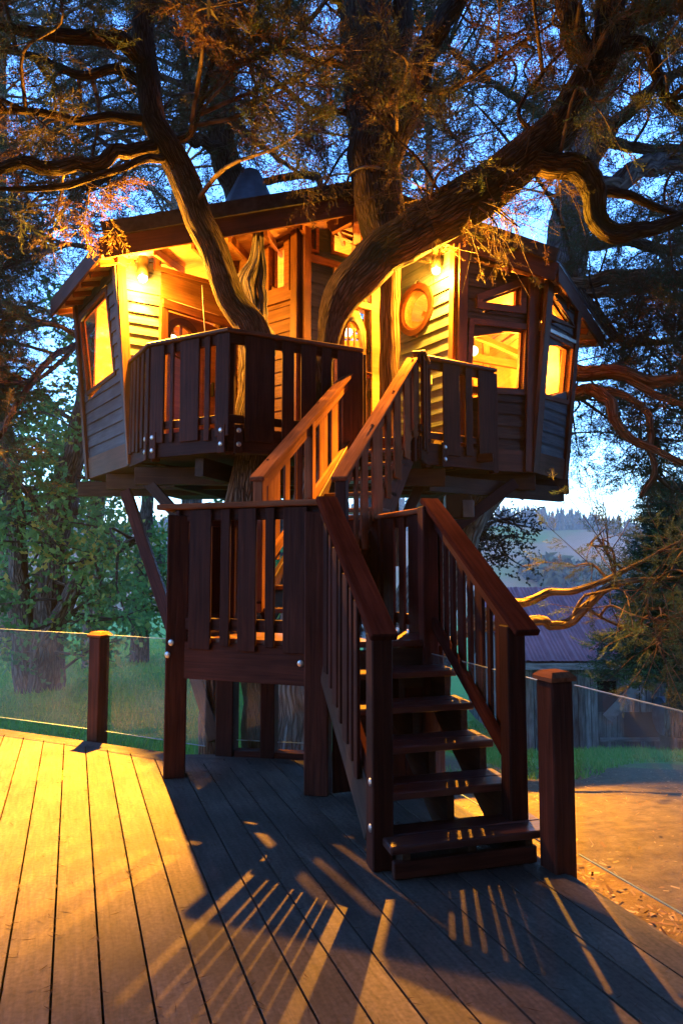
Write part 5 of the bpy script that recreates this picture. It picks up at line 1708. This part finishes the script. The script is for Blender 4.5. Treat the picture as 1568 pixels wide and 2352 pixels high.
leafy('leafy tree with a thick forked trunk, nearest behind the left glass pane',
      [[(100, 1700, 13, .42), (98, 1560, 13, .34), (112, 1400, 13, .28), (125, 1270, 13, .24), (150, 1130, 13, .25), (175, 1010, 13, .2), (200, 880, 13, .15), (215, 700, 13, .1)],
       [(105, 1480, 12.9, .2), (150, 1390, 12.8, .15), (195, 1300, 12.6, .12), (260, 1265, 12.3, .09), (330, 1230, 12, .06)],
       [(60, 1640, 12.8, .2), (50, 1430, 12.8, .17), (40, 1250, 12.8, .17), (28, 1100, 12.8, .14), (10, 950, 12.8, .1), (-10, 760, 12.8, .06)],
       [(130, 1250, 13, .1), (60, 1130, 12.6, .07), (0, 1080, 12.3, .05)]], 80, 2.2, 61, zl)
leafy('slender leafy tree beside the left corner of the house, further back',
      [[(215, 1600, 18, .3), (215, 1350, 18, .26), (222, 1150, 18, .22), (232, 1000, 18, .18), (240, 860, 18, .13), (240, 700, 18, .08)], [(228, 1040, 18, .1), (160, 960, 17.6, .07), (90, 930, 17.2, .04)]], 60, 2.2, 62, zl, size=(1.0, 1.5))
leafy('leafy tree with drooping limbs behind the dark strut on the left',
      [[(318, 1560, 20, .28), (325, 1350, 20, .24), (335, 1200, 20, .2), (345, 1060, 20, .15), (350, 900, 20, .1)], [(325, 1330, 20, .13), (260, 1370, 19.3, .1), (200, 1400, 18.8, .06)], [(330, 1290, 20, .13), (420, 1300, 19.5, .1), (520, 1340, 19, .06)]], 60, 2.6, 63, lambda x, y: 180 < x < 700 and 900 < y < 1480, size=(1.1, 1.8))
leafy('pale leafy tree far back at the left edge of the photo',
      [[(20, 1620, 22, .3), (15, 1350, 22, .25), (-5, 1100, 22, .2), (-20, 860, 22, .12)], [(10, 1250, 22, .12), (70, 1150, 21.5, .08), (120, 1000, 21, .05)]], 60, 3.0, 64, zl, size=(1.3, 2.0))
leafy('leafy tree standing low behind the landing posts',
      [[(640, 1480, 24, .25), (640, 1300, 24, .2), (650, 1150, 24, .12)]], 45, 3.5, 65, lambda x, y: 380 < x < 1000 and 1080 < y < 1480, size=(1.4, 2.2))

# ---- fir in front of the barn
fir = thing('fir_tree', 'dark green fir with drooping tiers standing in front of the barn', 'tree', tuple(at(1550, 1690, 13.5)))
fb = at(1550, 1690, 13.5); ftp = at(1560, 1110, 13.5)
T = Tubes(); T.add(catmull([tuple(fb), tuple(fb.lerp(ftp, .5)), tuple(ftp)], 6), np.linspace(.22, .03, 13), 10); link('trunk', T.mesh('trunk'), M['bark_far'], fir)
q = np.random.default_rng(77); B = Tubes(); SP, SD, SS, ST = [], [], [], []
for i in range(190):
    f = .22 + .78 * q.random(); a = np.array(fb.lerp(ftp, f)); ang = q.uniform(0, 6.28); L = 1.6 * (1.15 - f) * q.uniform(.7, 1.15) + .15
    d = np.array([math.cos(ang), math.sin(ang), .05])
    e = a + d * L + [0, 0, -.12 * L]
    pth = catmull([a, a + d * L * .5 + [0, 0, .1 * L], e], 4); B.add(pth, np.linspace(.022, .006, len(pth)), 4)
    tn = q.uniform(0, .8)
    for _ in range(int(30 * L) + 10):
        k = q.uniform(.15, 1.0); p = pth[int(k * (len(pth) - 1))] + q.normal(size=3) * np.array([.12, .12, .04])
        SP.append(p); SD.append(d * .7 + q.normal(size=3) * np.array([.6, .6, .15])); SS.append(q.uniform(.55, .95)); ST.append(np.clip(tn + q.normal() * .15, 0, 1))
tag(link('branches', B.mesh('branches'), M['branch'], fir), kind='stuff'); sprays('crown', SP, SD, SS, ST, M['fir'], fir, tpl=TPL_FAR, seed=78)
# small leafless-looking spray tree under the right wing
leafy('thin young tree with sparse twigs below the right wing, beside the far hill',
      [[(1085, 1500, 14, .08), (1080, 1330, 14, .07), (1100, 1200, 14, .05), (1140, 1120, 14, .03)], [(1085, 1260, 14, .05), (1130, 1200, 13.8, .03), (1190, 1190, 13.6, .015)], [(1090, 1230, 14, .04), (1140, 1240, 13.8, .025), (1165, 1290, 13.6, .01)]], 34, .9, 66, lambda x, y: 1060 < x < 1260 and 1090 < y < 1330, size=(.5, .8), tone=(0, .4), mat='cyp_far')

# ================================================================== BARN
barn = thing('barn', 'old grey board barn with a rusty metal roof, down the slope', 'barn', (8.5, 20, -3.9))
bx0, bx1, by, bz0, bz1 = 4.75, 14.5, 19.3, -4.1, -1.15
ridge_y, ridge_z_ = 22.6, .72
ns = 16
sw = (bx1 - bx0 + .6) / ns
def sheet_mesh(w, L):
    k = 12; V = []; Fc = []
    for i in range(k + 1):
        x = w * i / k; z = .018 * math.sin(i * math.pi)
        z = .02 if i % 2 else 0
        if i in (0, k): z = .035
        V += [(x, 0, z), (x, L, z)]
    for i in range(k): Fc.append([2 * i, 2 * i + 2, 2 * i + 3, 2 * i + 1])
    return py_mesh('roof_sheet', V, Fc)
ev = Vector((bx0 - .3, by - .45, bz1)); rg = Vector((bx0 - .3, ridge_y, ridge_z_))
Ls = (rg - ev).length
sm = sheet_mesh(sw, Ls)
for i in range(ns):
    m = frame((1, 0, 0), Vector((1, 0, 0)).cross(rg - ev), ev + Vector((sw * i, 0, random.uniform(-.01, .01))))
    link('roof_sheet', sm, M['barn_roof'], barn, m)
rear = Vector((bx0 - .3, 2 * ridge_y - by, bz1))
slab('roof', [tuple(rg + Vector((0, .0, -.01))), tuple(rg + Vector((sw * ns, 0, -.01))), tuple(rear + Vector((sw * ns, 0, 0))), tuple(rear)], -.05, M['barn_roof'], barn)
slab('roof_deck', [tuple(ev + Vector((0, .02, -.06))), tuple(ev + Vector((sw * ns, .02, -.06))), tuple(rg + Vector((sw * ns, 0, -.06))), tuple(rg + Vector((0, 0, -.06)))], -.06, M['beam'], barn)
board('eave_board', ev + Vector((0, .03, -.14)), ev + Vector((sw * ns, .03, -.14)), .18, .04, (0, -1, 0), M['barn_wall'], barn)
x = bx0
wins = [(7.05, 7.55, -2.6, -1.75), (7.9, 8.9, -3.3, -2.6)]
while x < bx1:
    w = random.uniform(.13, .24)
    zt = bz1 - .12 + random.uniform(-.05, .03); zb = bz0 - .5
    segs = [(zb, zt)]
    for (a, b, c, d) in wins:
        if a < x + w / 2 < b: segs = [(zb, c), (d, zt)]
    if random.random() < .04: segs = [(zb + random.uniform(.8, 1.4), zt)]
    for (a, b) in segs:
        board('wall_board', (x + w / 2, by + random.uniform(-.02, .02), a), (x + w / 2, by + random.uniform(-.015, .015), b), w - random.uniform(.006, .03), .025, (0, -1, 0), M['barn_wall'], barn, 0)
    x += w
slab('shade_block', [(bx0, by + .25, bz0 - .6), (bx1, by + .25, bz0 - .6), (bx1, 25.5, bz0 - .6), (bx0, 25.5, bz0 - .6)], 2.9, M['dark_void'], barn)  # near-black block, the barn's inner shade painted as colour
for k in range(7):
    y = by + .3 + k * .9
    board('side_board', (bx0 - .02, y + .4, bz0 - .5), (bx0 - .02, y + .4, bz1 + min(1.7, .55 * k)), .85, .03, (-1, 0, 0), M['barn_wall'], barn)
board('loose_plank', (7.3, by - .12, -2.75), (8.1, by - .2, -1.9), .3, .03, (.2, -1, .2), M['bark_grey'], barn)
board('shelf_board', (7.1, by - .1, -3.32), (9.6, by - .1, -3.32), .1, .05, (0, -1, 0), M['barn_wall'], barn)
# water tank / drum beside the barn
dt = thing('metal_drum', 'grey metal drum lying beside the barn wall at the right edge', 'drum', (10.0, 18.2, -3.3))
Vp, Fp = cyl(.5, .5, -.6, .6, 28)
m = Matrix.Translation((9.1, 18.6, -2.55)) @ Matrix.Rotation(R(90), 4, 'Y')
link('shell', py_mesh('shell', Vp, Fp), M['metal_roof'], dt, m)
for z in (-.4, 0, .4):
    Vp, Fp = cyl(.515, .515, z - .02, z + .02, 28); link('hoop', py_mesh('hoop', Vp, Fp), M['metal_roof'], dt, m)
for s in (-.4, .4):
    board('cradle', (9.1 + s, 18.6, -4.2), (9.1 + s, 18.6, -3.0), .8, .1, (1, 0, 0), M['barn_wall'], dt)

# ================================================================== GRASS AND MULCH
def blades(name, n, xr, yr, mask, h, w, mat, label, cat, seed, tone=(0, 1)):
    q = np.random.default_rng(seed)
    X = q.uniform(*xr, n); Y = yr[0] + (yr[1] - yr[0]) * q.random(n) ** 1.5
    k = mask(X, Y, q); X, Y = X[k], Y[k]; n = len(X)
    Z = ground_z(X, Y) - .01
    a = q.uniform(0, 6.28, n); ln = q.uniform(h[0], h[1], n); le = q.normal(size=(n, 2)) * .35
    b = np.stack([X, Y, Z], 1); s = np.stack([np.cos(a), np.sin(a), 0 * a], 1) * (w * (1 + Y / 12))[:, None]
    tip = b + np.stack([le[:, 0] * ln, le[:, 1] * ln, ln], 1)
    V = np.stack([b - s, b + s, tip], 1).reshape(-1, 3)
    A = np.repeat(q.uniform(*tone, n), 3)
    o = link(name, np_mesh(name, V, np.arange(len(V)).reshape(-1, 3), attr=A), mat)
    return tag(o, label, cat, kind='stuff')
def m_left(X, Y, q): return (np.abs(X / Y) < .75) & (X < -.2) & ((X + 3.12) * nrm.x + (Y - 6.372) * nrm.y < -.3)
blades('grass', 90000, (-24, 0), (6.0, 32), m_left, (.04, .16), .006, M['grass'], 'green meadow grass behind the left glass railing', 'grass', 81)
def m_right(X, Y, q): return (X > 1.0) & (X / Y < .75) & (Y + 2.2 * np.sin(X * .9) > 9.0)
blades('grass', 45000, (1, 18), (7.0, 24), m_right, (.04, .15), .006, M['grass'], 'green grass between the bare earth and the barn', 'grass', 82)
def m_chip(X, Y, q):
    d = (X - ORG.x) * PN.x + (Y - ORG.y) * PN.y
    return (d > .05) & (d < .05 + np.abs(q.normal(size=len(X))) * .22)
q = np.random.default_rng(83)
n = 14000
X = q.uniform(.3, 2.8, n); Y = q.uniform(1.2, 5.2, n); k = m_chip(X, Y, q); X, Y = X[k], Y[k]; n = len(X)
Z = ground_z(X, Y) + .36 * 0 + q.uniform(.005, .03, n)
a = q.uniform(0, 6.28, n); l = q.uniform(.008, .028, n); w = l * q.uniform(.2, .5, n); tl = q.normal(size=n) * .4
d = np.stack([np.cos(a), np.sin(a), tl], 1) * l[:, None]; e = np.stack([-np.sin(a), np.cos(a), 0 * a], 1) * w[:, None]; c = np.stack([X, Y, Z], 1)
V = np.stack([c - d - e, c - d + e, c + d + e, c + d - e], 1).reshape(-1, 3)
o = link('wood_chips', np_mesh('wood_chips', V, np.arange(len(V)).reshape(-1, 4), attr=np.repeat(q.random(n), 4)), M['chip'])
tag(o, 'pale wood chip mulch along the right deck edge', 'wood chips', kind='stuff')

q = np.random.default_rng(84); n = 5000
X = q.uniform(.6, 7, n); Y = q.uniform(1.2, 10, n)
k = ((X - ORG.x) * PN.x + (Y - ORG.y) * PN.y) > .06; X, Y = X[k], Y[k]; n = len(X)
Z = ground_z(X, Y) + q.uniform(.004, .02, n)
a = q.uniform(0, 6.28, n); l = q.uniform(.005, .02, n) * np.where(q.random(n) < .04, 2, 1); w = l * q.uniform(.1, .5, n); tl = q.normal(size=n) * .2
d = np.stack([np.cos(a), np.sin(a), tl], 1) * l[:, None]; e = np.stack([-np.sin(a), np.cos(a), 0 * a], 1) * w[:, None]; c = np.stack([X, Y, Z], 1)
V = np.stack([c - d, c + e, c + d, c - e], 1).reshape(-1, 3)
o = link('leaf_litter', np_mesh('leaf_litter', V, np.arange(len(V)).reshape(-1, 4), attr=np.repeat(q.random(n) * .8, 4)), M['chip'])
tag(o, 'fallen leaves and twigs strewn over the bare earth right of the deck', 'leaf litter', kind='stuff')

# ================================================================== HAZE
def haze_box(x0, x1, y0, y1, z0, z1, density):
    m = bpy.data.materials.new('evening_air'); m.use_nodes = True
    t = m.node_tree; t.nodes.remove(t.nodes['Principled BSDF'])
    v = N(t, 'ShaderNodeVolumePrincipled'); v.inputs['Color'].default_value = (.84, .86, .96, 1); v.inputs['Density'].default_value = density
    t.links.new(v.outputs[0], t.nodes['Material Output'].inputs['Volume'])
    V = [(x, y, z) for z in (z0, z1) for y in (y0, y1) for x in (x0, x1)]
    Fc = [[0, 2, 3, 1], [4, 5, 7, 6], [0, 1, 5, 4], [2, 6, 7, 3], [0, 4, 6, 2], [1, 3, 7, 5]]
    o = link('haze', py_mesh('haze', V, Fc), m); tag(o, kind='stuff')
haze_box(-905, 905, -905, 905, -26, 73, .00034)
